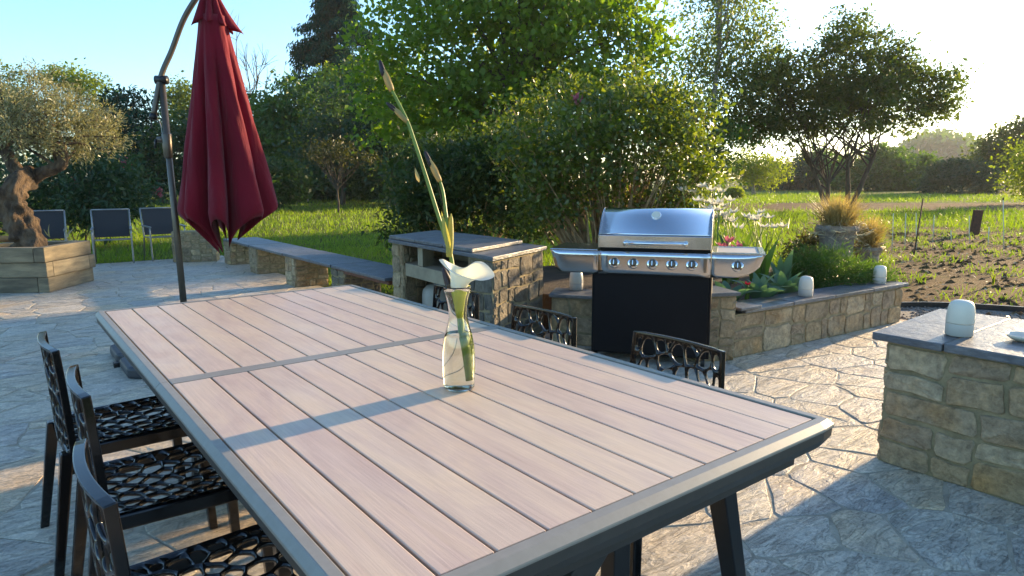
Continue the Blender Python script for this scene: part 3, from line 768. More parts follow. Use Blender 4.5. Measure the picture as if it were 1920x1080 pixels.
def flowers():
    # iris: stem with pointed buds
    t = thing('iris_stem', 'tall green iris stem with dark closed buds leaning left in the vase', 'flower', tuple(dv(872, 700)))
    o = -dv(872, 700); mv = lambda VF: ([np.array(p)+o for p in VF[0]], VF[1])
    stem = bez([dv(876, 700, .01), dv(866, 600, .008), dv(852, 520, .01), dv(842, 462), dv(836, 448), dv(822, 405), dv(800, 335), dv(776, 262), dv(764, 228), dv(748, 195), dv(735, 170)], 6)
    part('stem', mv(tube(stem, list(np.linspace(.0072, .0050, len(stem))), 10)), MAT['stem'], t, True)
    br = bez([dv(842, 462), dv(840, 430), dv(836, 400), dv(831, 362), dv(825, 340)], 6)
    part('side_stem', mv(tube(br, list(np.linspace(.0060, .0046, len(br))), 8)), MAT['stem'], t, True)
    for nm, b, m_, tp, r in (('bud', (735, 170), (722, 150), (712, 112), .0105), ('bud', (764, 228), (748, 212), (724, 192), .0088), ('bud', (825, 340), (812, 320), (796, 282), .0092)):
        mid = dv(*m_)
        p1 = part('bud', mv(bud(dv(*b), dv(*(np.array(tp)*.55+np.array(m_)*.45)), r)), MAT['bud_pale'], t, True)
        part('bud_tip', mv(bud(dv(*(np.array(tp)*.2+np.array(m_)*.8)), dv(*tp), r*.86)), MAT['bud_dark'], p1, True)
        part('bract', mv(leafblade(dv(*b), dv(*(np.array(tp)*.75+np.array(m_)*.25)), .016, (_r*.6-_f*.8), .1, 7)), MAT['bud_pale'], p1, True)
    part('withered_bract', mv(leafblade(dv(786, 342, -.006), dv(778, 314, -.008), .012, -_f, .1, 6)), MAT['bud_pale'], t, True)
    part('leaf_sheath', mv(bud(dv(842, 482), dv(846, 400), .012)), MAT['sheath'], t, True)
    part('leaf_sheath', mv(leafblade(dv(843, 470, -.01), dv(828, 396, -.012), .020, -_f, .08, 8)), MAT['sheath'], t, True)
    part('withered_flower', mv(bud(dv(852, 560, .02), dv(830, 500, .02), .014)), MAT['bud_dark'], t, True)
    # calla lily
    base = dv(862, 596, -.004)
    t = thing('calla_lily', 'white calla lily flower opening above the vase rim', 'flower', tuple(base))
    st = bez([dv(876, 712, -.002), dv(870, 660, -.004), dv(865, 625, -.004), dv(862, 590, -.004)], 6)
    o = -base; mv = lambda VF: ([np.array(p)+o for p in VF[0]], VF[1])
    part('stem', mv(tube(st, list(np.linspace(.0095, .0095, len(st))), 12)), MAT['stem'], t, True)
    # funnel: rows from throat to lip; lip heights and reach differ round the flower
    up, rt, bk = np.array([0, 0, 1.0]), _r, np.array([_f[0], _f[1], 0])/math.hypot(_f[0], _f[1])
    n, m = 40, 16
    RIM = [(.105, 0, .136), (.066, .036, .172), (.016, .036, .152), (-.026, .026, .166), (-.058, 0, .183), (-.024, -.030, .152), (.022, -.036, .134), (.072, -.032, .124)]
    def rim(w):
        g = w/(2*math.pi)*8; i0 = int(g) % 8; t_ = g-int(g); a, b_, c_, d_ = (np.array(RIM[(i0+q) % 8]) for q in (-1, 0, 1, 2))
        return .5*((2*b_)+(-a+c_)*t_+(2*a-5*b_+4*c_-d_)*t_*t_+(-a+3*b_-3*c_+d_)*t_**3)
    def row(u, k):
        w = 2*math.pi*k/n; c, s = math.cos(w), math.sin(w)          # c: to the right, s: to the back
        R_ = rim(w)
        if u < .55:
            q = u/.55; r0 = .0095+.0165*q**.8; p = np.array([r0*c, r0*s, .10*q])
        else:
            q = (u-.55)/.45; p0 = np.array([.026*c, .026*s, .10]); p1 = np.array([R_[0]*.40, R_[1]*.66, R_[2]*.97]); p2 = R_
            p = p0*(1-q)**2+2*p1*q*(1-q)+p2*q*q
            if q > .85: p = p+np.array([R_[0], R_[1], 0])*(q-.85)*.15-np.array([0, 0, (q-.85)*.03])
        return base+rt*p[0]+bk*p[1]+up*p[2]
    def funnel(a, b, inv=False):
        V = [row(a+(b-a)*i/(m-1), k) for i in range(m) for k in range(n)]
        F = [(i*n+k, i*n+(k+1) % n, (i+1)*n+(k+1) % n, (i+1)*n+k) for i in range(m-1) for k in range(n)]
        return V, F
    part('spathe', mv(funnel(.52, 1.0)), MAT['lily'], t, True)
    part('throat', mv(funnel(0.0, .522)), MAT['lily_throat'], t, True)
    part('spadix', mv(tube([base+up*.04+rt*.002, base+up*.09+rt*.004, base+up*.125+rt*.006], [.005, .0055, .002], 8)), MAT['sheath'], t, True)
vase(); flowers()

# ------------------------------------------------------------------ little white lamps
def lamp_meshes():
    a = newmesh('shade', *lathe([(.0585, .060), (.0600, .066), (.057, .115), (.052, .145), (.044, .160), (.030, .168), (.012, .171)], 32), MAT['white_plastic'], True)
    b = newmesh('base', *lathe([(.054, 0), (.058, .004), (.0590, .054), (.0580, .0575), (.0575, .0598)], 32), MAT['lamp_base'], True)
    return a, b
LAMP = lamp_meshes()
def lamp(x, y, z, label, s=1.0):
    t = thing('garden_lamp', label, 'lamp', (x, y, z), random.uniform(0, 3), 'small white outdoor lamps on the walls')
    t.scale = (s, s, s); link('shade', LAMP[0], t); link('base', LAMP[1], t)
lamp(3.14, -2.60, .6475, 'small white lamp on the stone counter at the right', .98)
lamp(5.05, -.80, .381, 'small white lamp on the bed wall, the one nearer the gas grill')
lamp(6.25, -.87, .381, 'small white lamp on the far right end of the bed wall')
lamp(3.55, .45, .4315, 'small white lamp on the wall between barbecue and gas grill')
def dish():
    c = at(1925, 640, .647)
    t = thing('shell_dish', 'white shell dish at the right edge of the counter', 'dish', (c[0]-.01, c[1]+.01, .6475), .5)
    part('bowl', lathe([(.02, 0), (.04, .004), (.062, .018), (.070, .030), (.067, .030), (.058, .019), (.03, .009)], 20, True, True), MAT['white_plastic'], t, True)
    t2 = thing('dried_citrus', 'heap of orange-brown dried peel beside the shell dish', 'dried peel', (c[0]-.005, c[1]-.075, .6475))
    r = random.Random(5); pcs = []
    for i in range(14):
        p = np.array([r.uniform(-.05, .05), r.uniform(-.05, .05), r.uniform(.006, .03)]); q = p+np.array([r.uniform(-.03, .03), r.uniform(-.03, .03), r.uniform(0, .02)])
        part('peel_piece', tube(bez([p, (p+q)/2+np.array([0, 0, .008]), q], 3), [.003, .008, .009, .007, .008, .006, .003], 6), MAT['driftwood'], t2, True)
dish()

# ------------------------------------------------------------------ gas grill
def grill():
    FL, FR = np.array([2.916, .066]), np.array([3.787, -1.186])
    u = (FR-FL)/np.linalg.norm(FR-FL); ang = math.atan2(u[1], u[0])
    t = thing('gas_grill', 'stainless steel gas grill with black cabinet and side shelves', 'grill', (FL[0], FL[1], 0), ang)
    # local: x along the front from the left shelf end, y to the back
    L = np.linalg.norm(FR-FL); a, b = .365, 1.165; D = .50; zt = .862
    # cabinet
    part('cabinet', box(a-.055, b+.012, .075, D-.01, .07, .688), MAT['enamel'], t, bevel=.006)
    part('door', box(a-.035, b-.008, .058, .073, .085, .684), MAT['enamel'], t, bevel=.004)
    for x in (a-.03, b-.03):
        for y in (.12, D-.07):
            part('caster', xf(tube([(-.014, 0, 0), (.014, 0, 0)], .034, 14), (x, y, .034)), MAT['black_metal'], t, True)
    # control panel with slanted front, wrapping the side shelves
    def bowed(x0, x1, rl=0, rr=0, n=10):
        """stainless front: profile bulges; ends rounded up"""
        V = []; F = []
        for i in range(n+1):
            f = i/n; x = x0+(x1-x0)*f
            cut = 0
            if rl: e = min(1, (x-x0)/rl); cut = (1-math.sqrt(max(0, 1-(1-e)**2)))
            if rr: e = min(1, (x1-x)/rr); cut = (1-math.sqrt(max(0, 1-(1-e)**2)))
            zb = .682+(zt-.692)*cut
            for k in range(6):
                g = k/5; z = zt-.012-(zt-.012-zb)*g
                V.append((x, .005+.030*(1-math.cos(g*1.2))+.02*cut*g, z))
            V.append((x, .06, zb+.002)); V.append((x, .06, zt-.012))
        m = 8
        for i in range(n):
            for k in range(m): F.append((i*m+k, i*m+(k+1) % m, (i+1)*m+(k+1) % m, (i+1)*m+k))
        F.append(list(range(m))[::-1]); F.append(list(range(n*m, n*m+m)))
        return V, F
    cp = part('control_panel', bowed(a, b), MAT['steel'], t, True)
    def knob(x, z, par):
        k = part('knob', xf(lathe([(.042, 0), (.043, .007), (.036, .014)], 28), (0, 0, 0)), MAT['chrome'], par, True)
        k.location = (x, .016, z); k.rotation_euler = (RAD(90-14), 0, 0)
        g = part('knob_grip', lathe([(.027, .012), (.025, .034), (.020, .038)], 24), MAT['pole'], k, True)
        part('knob_ridge', box(-.003, .003, -.018, .018, .036, .042), MAT['chrome'], k, bevel=.002)
    for i in range(5): knob(a+.12+i*.138, .768, cp)
    sl_ = part('side_shelf', join(bowed(.0, a-.003, rl=.10), ), MAT['steel'], t, True)
    part('shelf_top', box(.0, a-.003, .004, D, zt-.011, zt), MAT['steel'], sl_, bevel=.004)
    sr = part('side_shelf', bowed(b+.003, L, rr=.24), MAT['steel'], t, True)
    part('shelf_top', join(box(b+.003, L, .004, .05, zt-.011, zt), box(b+.003, L, D-.04, D, zt-.011, zt), box(b+.003, b+.04, .05, D-.04, zt-.0111, zt-.0001), box(L-.04, L, .05, D-.04, zt-.0111, zt-.0001)), MAT['steel'], sr, bevel=.002)
    part('burner_plate', box(b+.04, L-.04, .05, D-.04, zt-.016, zt-.006), MAT['lamp_base'], sr)
    knob((b+L)/2+.0, .772, sr)
    # firebox body and lid
    part('firebox', box(a+.005, b-.005, .062, D-.012, .69, .88), MAT['enamel'], t, bevel=.004)
    prof = [(.015, .875), (.012, .955), (.03, .972), (.062, 1.020), (.105, 1.070), (.155, 1.113), (.205, 1.140), (.25, 1.155), (.30, 1.155), (.38, 1.13), (.44, 1.07), (.475, .98), (.48, .875)]
    def ext(pr, x0, x1):
        n = len(pr); V = [(x, y, z) for x in (x0, x1) for y, z in pr]
        return V, [list(range(n)), list(range(n, 2*n))[::-1]]+[(i, n+i, n+(i+1) % n, (i+1) % n) for i in range(n)]
    fine = bez([(p[0], p[1], 0) for p in prof[2:]], 4); fine = [(p[0], p[1]) for p in fine]
    lid = part('lid', ext(fine+[(.48, .968), (.03, .968)][:0], a+.006, b-.006), MAT['steel_lid'], t)
    for p in lid.data.polygons: p.use_smooth = len(p.vertices) == 4
    part('lid_front', box(a+.004, b-.004, .010, .031, .878, .969), MAT['steel'], lid, bevel=.003)
    n = len(fine)
    for x0, x1 in ((a-.001, a+.005), (b-.005, b+.001)):
        part('lid_end', ext([(.008, .876)]+[(.009, .97)]+[(p[0]-.002 if p[0] < .2 else p[0]+.002, p[1]+.0015) for p in fine], x0, x1), MAT['steel'], lid, bevel=.002)
    h = part('handle', tube([(a+.20, -.035, .918), (b-.17, -.035, .918)], .012, 14), MAT['chrome'], lid, True)
    for x in (a+.205, b-.175): part('handle_mount', tube([(x, .012, .918), (x, -.02, .918), (x, -.05, .918)], [.016, .018, .017], 14), MAT['chrome'], h, True)
    th = part('thermometer', lathe([(.036, 0), (.037, .012), (.033, .016)], 24), MAT['chrome'], lid, True)
    th.location = ((a+b)/2, .148, 1.104); th.rotation_euler = (RAD(46), 0, 0)
    part('dial', lathe([(.031, .0165), (.030, .018)], 24), MAT['white_plastic'], th, False)
grill()

# ------------------------------------------------------------------ cantilever parasol
def parasol():
    B0 = np.array([.745, 1.93, 0]); K = dep(303, 150, 5.25); J = dep(288, 217, 5.25)
    t = thing('parasol', 'closed wine-red cantilever parasol with bent bronze pole', 'parasol', tuple(B0))
    mv = lambda VF: ([np.array(p)-B0 for p in VF[0]], VF[1])
    part('pole', mv(tube([B0+[0, 0, .06], K], .025, 16)), MAT['pole'], t, True)
    arm = bez([J, K+np.array([-.004, 0, .02]), dep(322, 95, 5.25), dep(345, 35, 5.22), dep(374, -12, 5.2), dep(402, -48, 5.2), dep(425, -62, 5.2)], 8)
    a = part('arm', mv(tube(arm, .021, 14)), MAT['pole'], t, True)
    part('arm_joint', mv(tube([K-_r*.045, K+_r*.045], .034, 14)), MAT['black_metal'], a, True)
    part('arm_end', mv(tube([J-(K-J)*.10, J+(K-J)*.04], [.030, .028], 14)), MAT['black_metal'], a, True)
    c0 = dep(313, 262, 5.25)
    cl = part('crank_clamp', mv(join(tube([c0+[0, 0, .05], c0+[0, 0, .04], c0+[0, 0, -.13], c0+[0, 0, -.14]], [.029, .036, .033, .028], 16), tube([c0-_r*.02, c0-_r*.075], .022, 12))), MAT['pole'], t, True)
    part('crank_handle', mv(tube([c0-_r*.075-_f*.02, c0-_r*.085-_f*.03+np.array([0, 0, -.07])], .009, 8)), MAT['black_metal'], cl, True)
    part('cord', mv(tube(bez([J, J+np.array([.04, 0, -.05]), c0-_r*.03+np.array([0, 0, .03])], 6), .004, 6)), MAT['cord'], t, True)
    part('cord', mv(tube([J+np.array([-.02, 0, -.02]), J+np.array([-.02, 0, -.09]), J+np.array([-.045, 0, -.11])], .005, 6)), MAT['black_metal'], t, True)
    part('ground_cross', mv(join(obox(B0+[-.52, -.03, .0], (1.04, 0, 0), (0, .06, 0), (0, 0, .035)), obox(B0+[-.03, -.52, .0002], (.06, 0, 0), (0, 1.04, 0), (0, 0, .035)))), MAT['black_metal'], t)
    # folded canopy
    C = dep(418, 335, 5.2); cx, cy_ = C[0], C[1]
    zt, zh, zl = 2.58, 1.145, .885
    n, m = 96, 30; ribs = 8; r = random.Random(4)
    ph = RAD(20); V = []; F = []
    rj = [r.uniform(.86, 1.12) for _ in range(ribs)]; hj = [r.uniform(-.06, .05) for _ in range(ribs)]; vj = [r.uniform(-.05, .05) for _ in range(ribs)]; wj = [r.uniform(-.25, .25) for _ in range(ribs)]
    for i in range(m+1):
        f = i/m
        for k in range(n):
            th = 2*math.pi*k/n; g = (k/n*ribs) % ribs; ri = int(g+.5) % ribs; lo = int(g) % ribs; fr = g-int(g)
            tri = abs(2*fr-1)                        # 1 at a rib, 0 in the valley
            crest = 1-(1-tri)**2.4
            s = fr
            rr_ = rj[lo]*(1-s)+rj[(lo+1) % ribs]*s; hh = hj[lo]*(1-s)+hj[(lo+1) % ribs]*s
            zhem = zh+hh+(zl-zh+vj[lo]*1.2)*(1-crest)**.9
            z = zt+(zhem-zt)*f
            # radius by height on the rib line
            q = (zt-z)/(zt-zh); q = max(0, q)
            R = .095+.285*min(1.0, q)**1.05
            if q > 1: R = R*(1-.7*min(1, (q-1)*2.2))
            depth = (.25+.40*q)*min(1, q*2.5)
            rad = R*rr_*(1-depth*(1-crest))+.006*math.sin(th*23+z*9)*min(1, q*2)
            tw = ph+.10*math.sin(z*2.1)*(1-q)+wj[lo]*(1-crest)*.6*min(1, q)
            V.append((cx+rad*math.cos(th+tw), cy_+rad*math.sin(th+tw), z))
    for i in range(m):
        for k in range(n): F.append((i*n+k, (i+1)*n+k, (i+1)*n+(k+1) % n, i*n+(k+1) % n))
    can = part('canopy', mv((V, F)), MAT['cloth'], t, True)
    s_ = can.modifiers.new('solid', 'SOLIDIFY'); s_.thickness = .002
    V = []; F = []; m2 = 10
    for i in range(m2+1):
        f = i/m2
        for k in range(n):
            th = 2*math.pi*k/n; g = (k/n*ribs); tri = abs(2*(g-int(g))-1)
            R = (.030+.115*f**1.15)*(1-.50*(1-tri**.7)*min(1, f*1.6)); big = 1+.55*max(0, math.cos(th-math.atan2(_r[1], _r[0])))**4*f
            V.append((cx+R*big*math.cos(th+ph), cy_+R*big*math.sin(th+ph), 2.83-.29*f-.03*(tri**2)*f-.05*f*max(0, math.cos(th-math.atan2(_r[1], _r[0])))**2))
    for i in range(m2):
        for k in range(n): F.append((i*n+k, (i+1)*n+k, (i+1)*n+(k+1) % n, i*n+(k+1) % n))
    cap = part('vent_cap', mv((V, F)), MAT['cloth'], t, True)
    s_ = cap.modifiers.new('solid', 'SOLIDIFY'); s_.thickness = .002
    part('hub', mv(tube([(cx, cy_, 3.02), (cx, cy_, 1.05)], .018, 12)), MAT['pole'], t, True)
    part('hub_cap', mv(lathe([(.012, 0), (.035, .01), (.035, .06), (.012, .07)], 16, c=(cx, cy_, 2.82))), MAT['black_metal'], t, True)
    part('top_link', mv(tube([arm[-1], (cx, cy_, 3.02)], .02, 10)), MAT['pole'], t, True)
    # weights on the cross
    for i, (dx, dy) in enumerate(((-.25, .25), (-.25, -.25), (.25, .25), (.25, -.25))):
        w = thing('parasol_weight', ('dark plastic parasol base weight, the far one left of the table', 'dark plastic parasol base weight at the table edge, the near one', 'dark plastic parasol base weight hidden behind the table, far side', 'dark plastic parasol base weight hidden behind the table, near side')[i], 'base weight', (B0[0]+dx, B0[1]+dy, .0), 0, 'parasol base weights')
        q = .24; c = .07
        poly = [(-q+c, -q), (q-c, -q), (q, -q+c), (q, q-c), (q-c, q), (-q+c, q), (-q, q-c), (-q, -q+c)]
        part('shell', prism(poly, 0.001, .085), MAT['base_plastic'], w, bevel=.022)
        part('filler_cap', lathe([(.025, .085), (.025, .095), (.02, .098)], 14, c=(-.12, .12, 0)), MAT['black_metal'], w, True)
        if i > 1: bpy.data.objects.remove(w.children[0]); bpy.data.objects.remove(w.children[0]); bpy.data.objects.remove(w)
parasol()

# ------------------------------------------------------------------ foliage machinery
def leafcloud(P, D, Nn, L, W, curl=.15):
    """one diamond leaf per row: position, direction, normal, length, width"""
    n = len(P); D = D/np.linalg.norm(D, axis=1, keepdims=True)
    S = np.cross(D, Nn); S /= np.linalg.norm(S, axis=1, keepdims=True)+1e-9; U = np.cross(S, D)
    L = np.broadcast_to(L, n)[:, None]; W = np.broadcast_to(W, n)[:, None]
    V = np.stack([P, P+D*L*.45+S*W*.5+U*L*curl*.3, P+D*L-U*L*curl, P+D*L*.45-S*W*.5+U*L*curl*.3], 1).reshape(-1, 3)
    return V, np.arange(4*n).reshape(n, 4)
def unit(n): 
    v = rng.normal(size=(n, 3)); return v/np.linalg.norm(v, axis=1, keepdims=True)
def crown_points(lobes, ncl, hollow=.45, surf=1.0):
    lobes = np.array(lobes, float); vol = (lobes[:, 3]*lobes[:, 4]*lobes[:, 5])**.75; pick = rng.choice(len(lobes), ncl, p=vol/vol.sum())
    d = unit(ncl); rad = (hollow**3+(1-hollow**3)*rng.random(ncl))**(1/3)
    c = lobes[pick, :3]+d*rad[:, None]*lobes[pick, 3:6]*surf
    return c, d
def cloud(centers, dirs, per, spread, leaf, up=.5, out=.3, droop=0.0, flat=.6, lvar=.55):
    n = len(centers)*per
    c = np.repeat(centers, per, 0); dd = np.repeat(dirs, per, 0)
    P = c+rng.normal(size=(n, 3))*np.array([spread, spread, spread*flat])
    D = unit(n)*1.0+dd*out+np.array([0, 0, -droop]); Nn = unit(n)+np.array([0, 0, up*2])
    L = leaf[0]*(1+lvar*rng.normal(size=n).clip(-2, 2)*.6); W = L*leaf[1]/leaf[0]
    return P, D, Nn, L, W
def limb(a, b, r0, r1, wob=.12, n=7, sides=6):
    a, b = np.array(a, float), np.array(b, float); L = np.linalg.norm(b-a); pts = [a]
    o = np.zeros(3)
    for i in range(1, n):
        f = i/n; o = o+rng.normal(size=3)*wob*L/n; pts.append(a+(b-a)*f+o*(1-f)*1.2+np.array([0, 0, L*.06*math.sin(math.pi*f)]))
    pts.append(b); return tube(pts, list(np.linspace(r0, r1, n+1)), sides, False), pts
def tree(name, label, cat, base, lobes, leaf=(.1, .06), mat='leaf_mid', bark='bark', trunk_r=.12, trunk_top=None, ncl=300, per=30, spread=.25, nlimb=14, stems=None, group=None, up=.5, out=.3, droop=0., hollow=.45, flat=.6, fork=.45, twigs=0):
    base = np.array(base, float)
    t = thing(name, label, cat, tuple(base), 0, group)
    c, d = crown_points(lobes, ncl, hollow)
    VF = leafcloud(*cloud(c, d, per, spread, leaf, up, out, droop, flat))
    crown = part('crown', VF, MAT[mat], t)
    bits = []
    cc = np.mean(np.array(lobes)[:, :3], 0)
    stems = stems or [((0, 0, 0), trunk_top or (cc[0]*.5, cc[1]*.5, cc[2]*fork*1.4))]
    tips = []
    for s0, s1 in stems:
        tb, pts = limb(s0, s1, trunk_r, trunk_r*.62, .06, 8, 10); bits.append(tb); tips.append((pts, trunk_r*.62))
    for k in range(nlimb):
        pts, r = tips[k % len(tips)]; src = pts[-1] if k < 3*len(tips) else pts[random.randint(len(pts)*2//3, len(pts)-1)]
        j = random.randrange(len(c)); dst = c[j]*.9+np.array(src)*.1
        tb, lp = limb(src, dst, r*random.uniform(.45, .75), r*.10, .16, 7, 6); bits.append(tb)
        for q in range(twigs or 2):
            s2 = lp[random.randint(3, 6)]; near = np.argsort(((c-s2)**2).sum(1))[random.randint(1, 12)]
            bits.append(limb(s2, c[near], r*.22, r*.05, .16, 5, 5)[0])
    part('trunk', join(*bits), MAT[bark], t, True)
    return t

# ------------------------------------------------------------------ olive tree in its sleeper planter
def olive():
    P0 = np.array([.10, 6.34]); e1 = np.array([.58, .815]); e2 = np.array([-.815, .58]); S = 1.02; th = .13
    t = thing('sleeper_planter', 'square planter of stacked weathered timber sleepers under the olive tree', 'planter', (P0[0], P0[1], 0))
    q3 = lambda v, z=0: np.array([v[0], v[1], z])
    h = .19
    for i in range(3):
        z0 = i*h+.002; a = i % 2
        tw = RAD((1.5, -1.2, .8)[i]); c, s = math.cos(tw), math.sin(tw)
        f1, f2 = np.array([e1[0]*c-e1[1]*s, e1[0]*s+e1[1]*c]), np.array([e2[0]*c-e2[1]*s, e2[0]*s+e2[1]*c])
        o = -f1*(.012*i-.01)
        for k in range(4):
            lng, sht = (f1, f2) if k < 2 else (f2, f1)
            off = sht*(0 if k % 2 == 0 else S-th)
            full = (k < 2) == (a == 0)
            st, ln = (0, S) if full else (th+.004, S-2*th-.008)
            b = obox(q3(o+off+lng*st, z0), q3(lng*ln), q3(sht*th), (0, 0, h-.006))
            part('sleeper', b, MAT['sleeper'], t, bevel=.008)
    part('soil', obox(q3(e1*th+e2*th, .0), q3(e1*(S-2*th)), q3(e2*(S-2*th)), (0, 0, .52)), MAT['soil'], t)
    base = P0+(e1+e2)*S*.5; B = np.array([base[0], base[1], .52])
    t = thing('olive_tree', 'gnarled old olive tree with silvery crown in the timber planter', 'tree', tuple(B))
    # thick twisted trunk
    k1 = dep(55, 330, 9.05)-B
    def gnarl(path, rad, sides=22, seed=1, amp=.22):
        V, F = tube(path, rad, sides); r = random.Random(seed); ph = [r.uniform(0, 6) for _ in range(6)]
        m = len(path); out = []
        for i in range(m):
            c = np.array(path[i])
            for k in range(sides):
                w = 2*math.pi*k/sides; p = np.array(V[i*sides+k])
                g = 1+amp*(math.sin(2*w+ph[0]+i*.30)*.45+math.sin(3*w+ph[1]-i*.42)*.5+math.sin(5*w+ph[2]+i*.55)*.42+math.sin(8*w+ph[4]-i*.8)*.34+math.sin(13*w+ph[5]+i*.5)*.2+math.sin(ph[3]+i*1.7)*.25+r.uniform(-.16, .16))
                out.append(c+(p-c)*g)
        return out, F
    tr = bez([(.02, .0, -.06), (.01, 0, .10), (-.05, .02, .26), (-.10, .04, .44), (-.12, .03, .62), (-.07, .02, .80), k1*np.array([1, 1, 1])], 5)
    rad = np.interp(np.linspace(0, 1, len(tr)), [0, .08, .2, .45, .7, 1], [.27, .20, .165, .155, .14, .12])
    bits = [gnarl(tr, list(rad), 34, 1, .27)]
    top = np.array(tr[-1])
    rt3, bk3 = _r0, np.array([math.sin(YAW), math.cos(YAW), 0])
    l1 = bez([top+np.array([0, 0, -.05]), top+rt3*.22+np.array([0, 0, .06]), top+rt3*.45+np.array([0, 0, .16]), top+rt3*.50+np.array([0, 0, .42])], 6)
    l2 = bez([top+np.array([0, 0, -.08]), top-rt3*.18+np.array([0, 0, .12]), top-rt3*.30+np.array([0, 0, .32]), top-rt3*.62+np.array([0, 0, .55])], 6)
    for l, sd in ((l1, 2), (l2, 3)): bits.append(gnarl(l, list(np.linspace(.10, .045, len(l))), 14, sd, .16))
    # crown: rounded mop
    C = np.array([0, 0, 1.62]); mid = dep(60, 225, 9.1)-B
    lobes = [(*(mid+rt3*dx+bk3*dy+np.array([0, 0, dz])), rx, rx, rz) for dx, dy, dz, rx, rz in ((.45, 0, -.05, .62, .42), (-.1, .2, .15, .68, .52), (-.8, 0, .05, .7, .5), (.2, -.35, .0, .6, .42), (.1, .4, .0, .6, .45), (.75, .1, -.16, .42, .3))]
    c, d = crown_points(lobes, 520, .5)
    P = []; 
    for q in range(520):                                 # sprigs: short twigs with paired leaves
        a = c[q]; dv_ = d[q]*.6+rng.normal(size=3)*.45+np.array([0, 0, .15]); dv_ /= np.linalg.norm(dv_)
        if q < 420: bits.append(tube([a-dv_*.10, a+dv_*.12], [.004, .002], 4, False))
        for _ in range(44): P.append((a+dv_*rng.uniform(-.16, .18)+rng.normal(size=3)*.035, dv_+rng.normal(size=3)*.55))
    PP = np.array([p[0] for p in P]); DD = np.array([p[1] for p in P])
    part('crown', leafcloud(PP, DD, unit(len(PP))+np.array([0, 0, .5]), .058*(1+.25*rng.normal(size=len(PP)).clip(-1.5, 1.5)), .013), MAT['leaf_olive'], t)
    for k in range(26):
        src = (l1 if k % 2 else l2)[random.randint(10, 18)]; bits.append(limb(src, c[random.randrange(len(c))], .022, .005, .15, 6, 5)[0])
    part('trunk', join(*bits), MAT['olive_bark'], t, True)
    # things on the planter
    w = thing('driftwood_log', 'orange-brown broken branch lying on the planter at the left edge', 'log', tuple(at(20, 452, .575)))
    part('branch', tube(bez([(-.55, .28, .05), (-.25, .12, .04), (.0, 0, .03), (.12, -.06, .03)], 5), [.05]*8+[.045]*5+[.036]*3, 9), MAT['driftwood'], w, True)
    part('split_end', tube(bez([(-.40, .2, .06), (-.18, .1, .12), (-.08, .05, .17)], 5), list(np.linspace(.05, .012, 11)), 8), MAT['driftwood'], w, True)
    for i, (x, lab) in enumerate(((125, 'pale green shoots growing in the planter right of the trunk'), (93, 'pale dry seed stalk close beside the olive trunk'))):
        b = at(x, 445, .55); w = thing('young_plant', lab, 'plant', tuple(b))
        for k in range(3 if i == 0 else 2):
            tip = np.array([.02, 0, .20]) if k == 0 else np.array([_r[0]*(.13 if k == 1 else .06)*(1 if i == 0 else -.6), _r[1]*.1, .17-.03*k])
            part('leaf', leafblade((.01*k, 0, 0), tip, .022, -_f, .12, 7), MAT['dry_grass'] if i else MAT['straw'], w)
olive()

# ------------------------------------------------------------------ grey garden chairs
def garden_chairs():
    g = .014
    w, d = .56, .50
    def frame_side(s):
        x = s*w/2
        return tube(bez([(x, -.30, 0), (x, -.285, .30), (x, -.27, .585)], 4), g, 8), tube([(x, .26, 0), (x, .14, .42), (x, .20, .62), (x, .27, .90)], g, 8)
    parts = {'leg': [], }
    legs = []
    for s in (-1, 1):
        a, b = frame_side(s); legs += [newmesh('leg', *a, MAT['alu'], True), newmesh('leg', *b, MAT['alu'], True)]
    arms = [newmesh('armrest', *xf(obox((s*w/2-.022, -.31, .585), (.044, 0, 0), (0, .50, .01), (0, 0, .022))), MAT['alu']) for s in (-1, 1)]
    seat = newmesh('seat', *obox((-w/2+.02, -.25, .425), (w-.04, 0, 0), (0, .42, -.03), (0, 0, .012)), MAT['sling'])
    back = newmesh('backrest', *obox((-w/2+.02, .155, .44), (w-.04, 0, 0), (0, .115, .46), (0, .012, -.003)), MAT['sling'])
    rails = [newmesh('rail', *v, MAT['alu'], True) for v in (tube([(-w/2, -.27, .42), (w/2, -.27, .42)], g*.9, 8), tube([(-w/2, .27, .90), (w/2, .27, .90)], g*.9, 8), tube([(-w/2, -.27, .42), (-w/2, .15, .41)], g*.8, 8), tube([(w/2, -.27, .42), (w/2, .15, .41)], g*.8, 8))]
    def ch(x, y, rz, label):
        t = thing('garden_chair', label, 'chair', (x, y, -.012), rz, 'grey garden chairs in a row by the lawn')
        for m in legs: link('leg', m, t)
        for m in arms:
            o = link('armrest', m, t); b = o.modifiers.new('bevel', 'BEVEL'); b.width = .006; b.segments = 2
        link('seat', seat, t); link('backrest', back, t); [link('rail', m, t) for m in rails]
    ch(1.22, 9.42, RAD(-8), 'grey sling garden chair just right of the timber planter')
    ch(2.02, 9.5, RAD(4), 'grey sling garden chair directly behind the parasol pole')
    ch(.30, 9.65, RAD(-6), 'grey sling garden chair behind the planter, right of the olive trunk')
    ch(-.65, 9.6, RAD(-10), 'grey sling garden chair at the left edge behind the olive trunk')
garden_chairs()

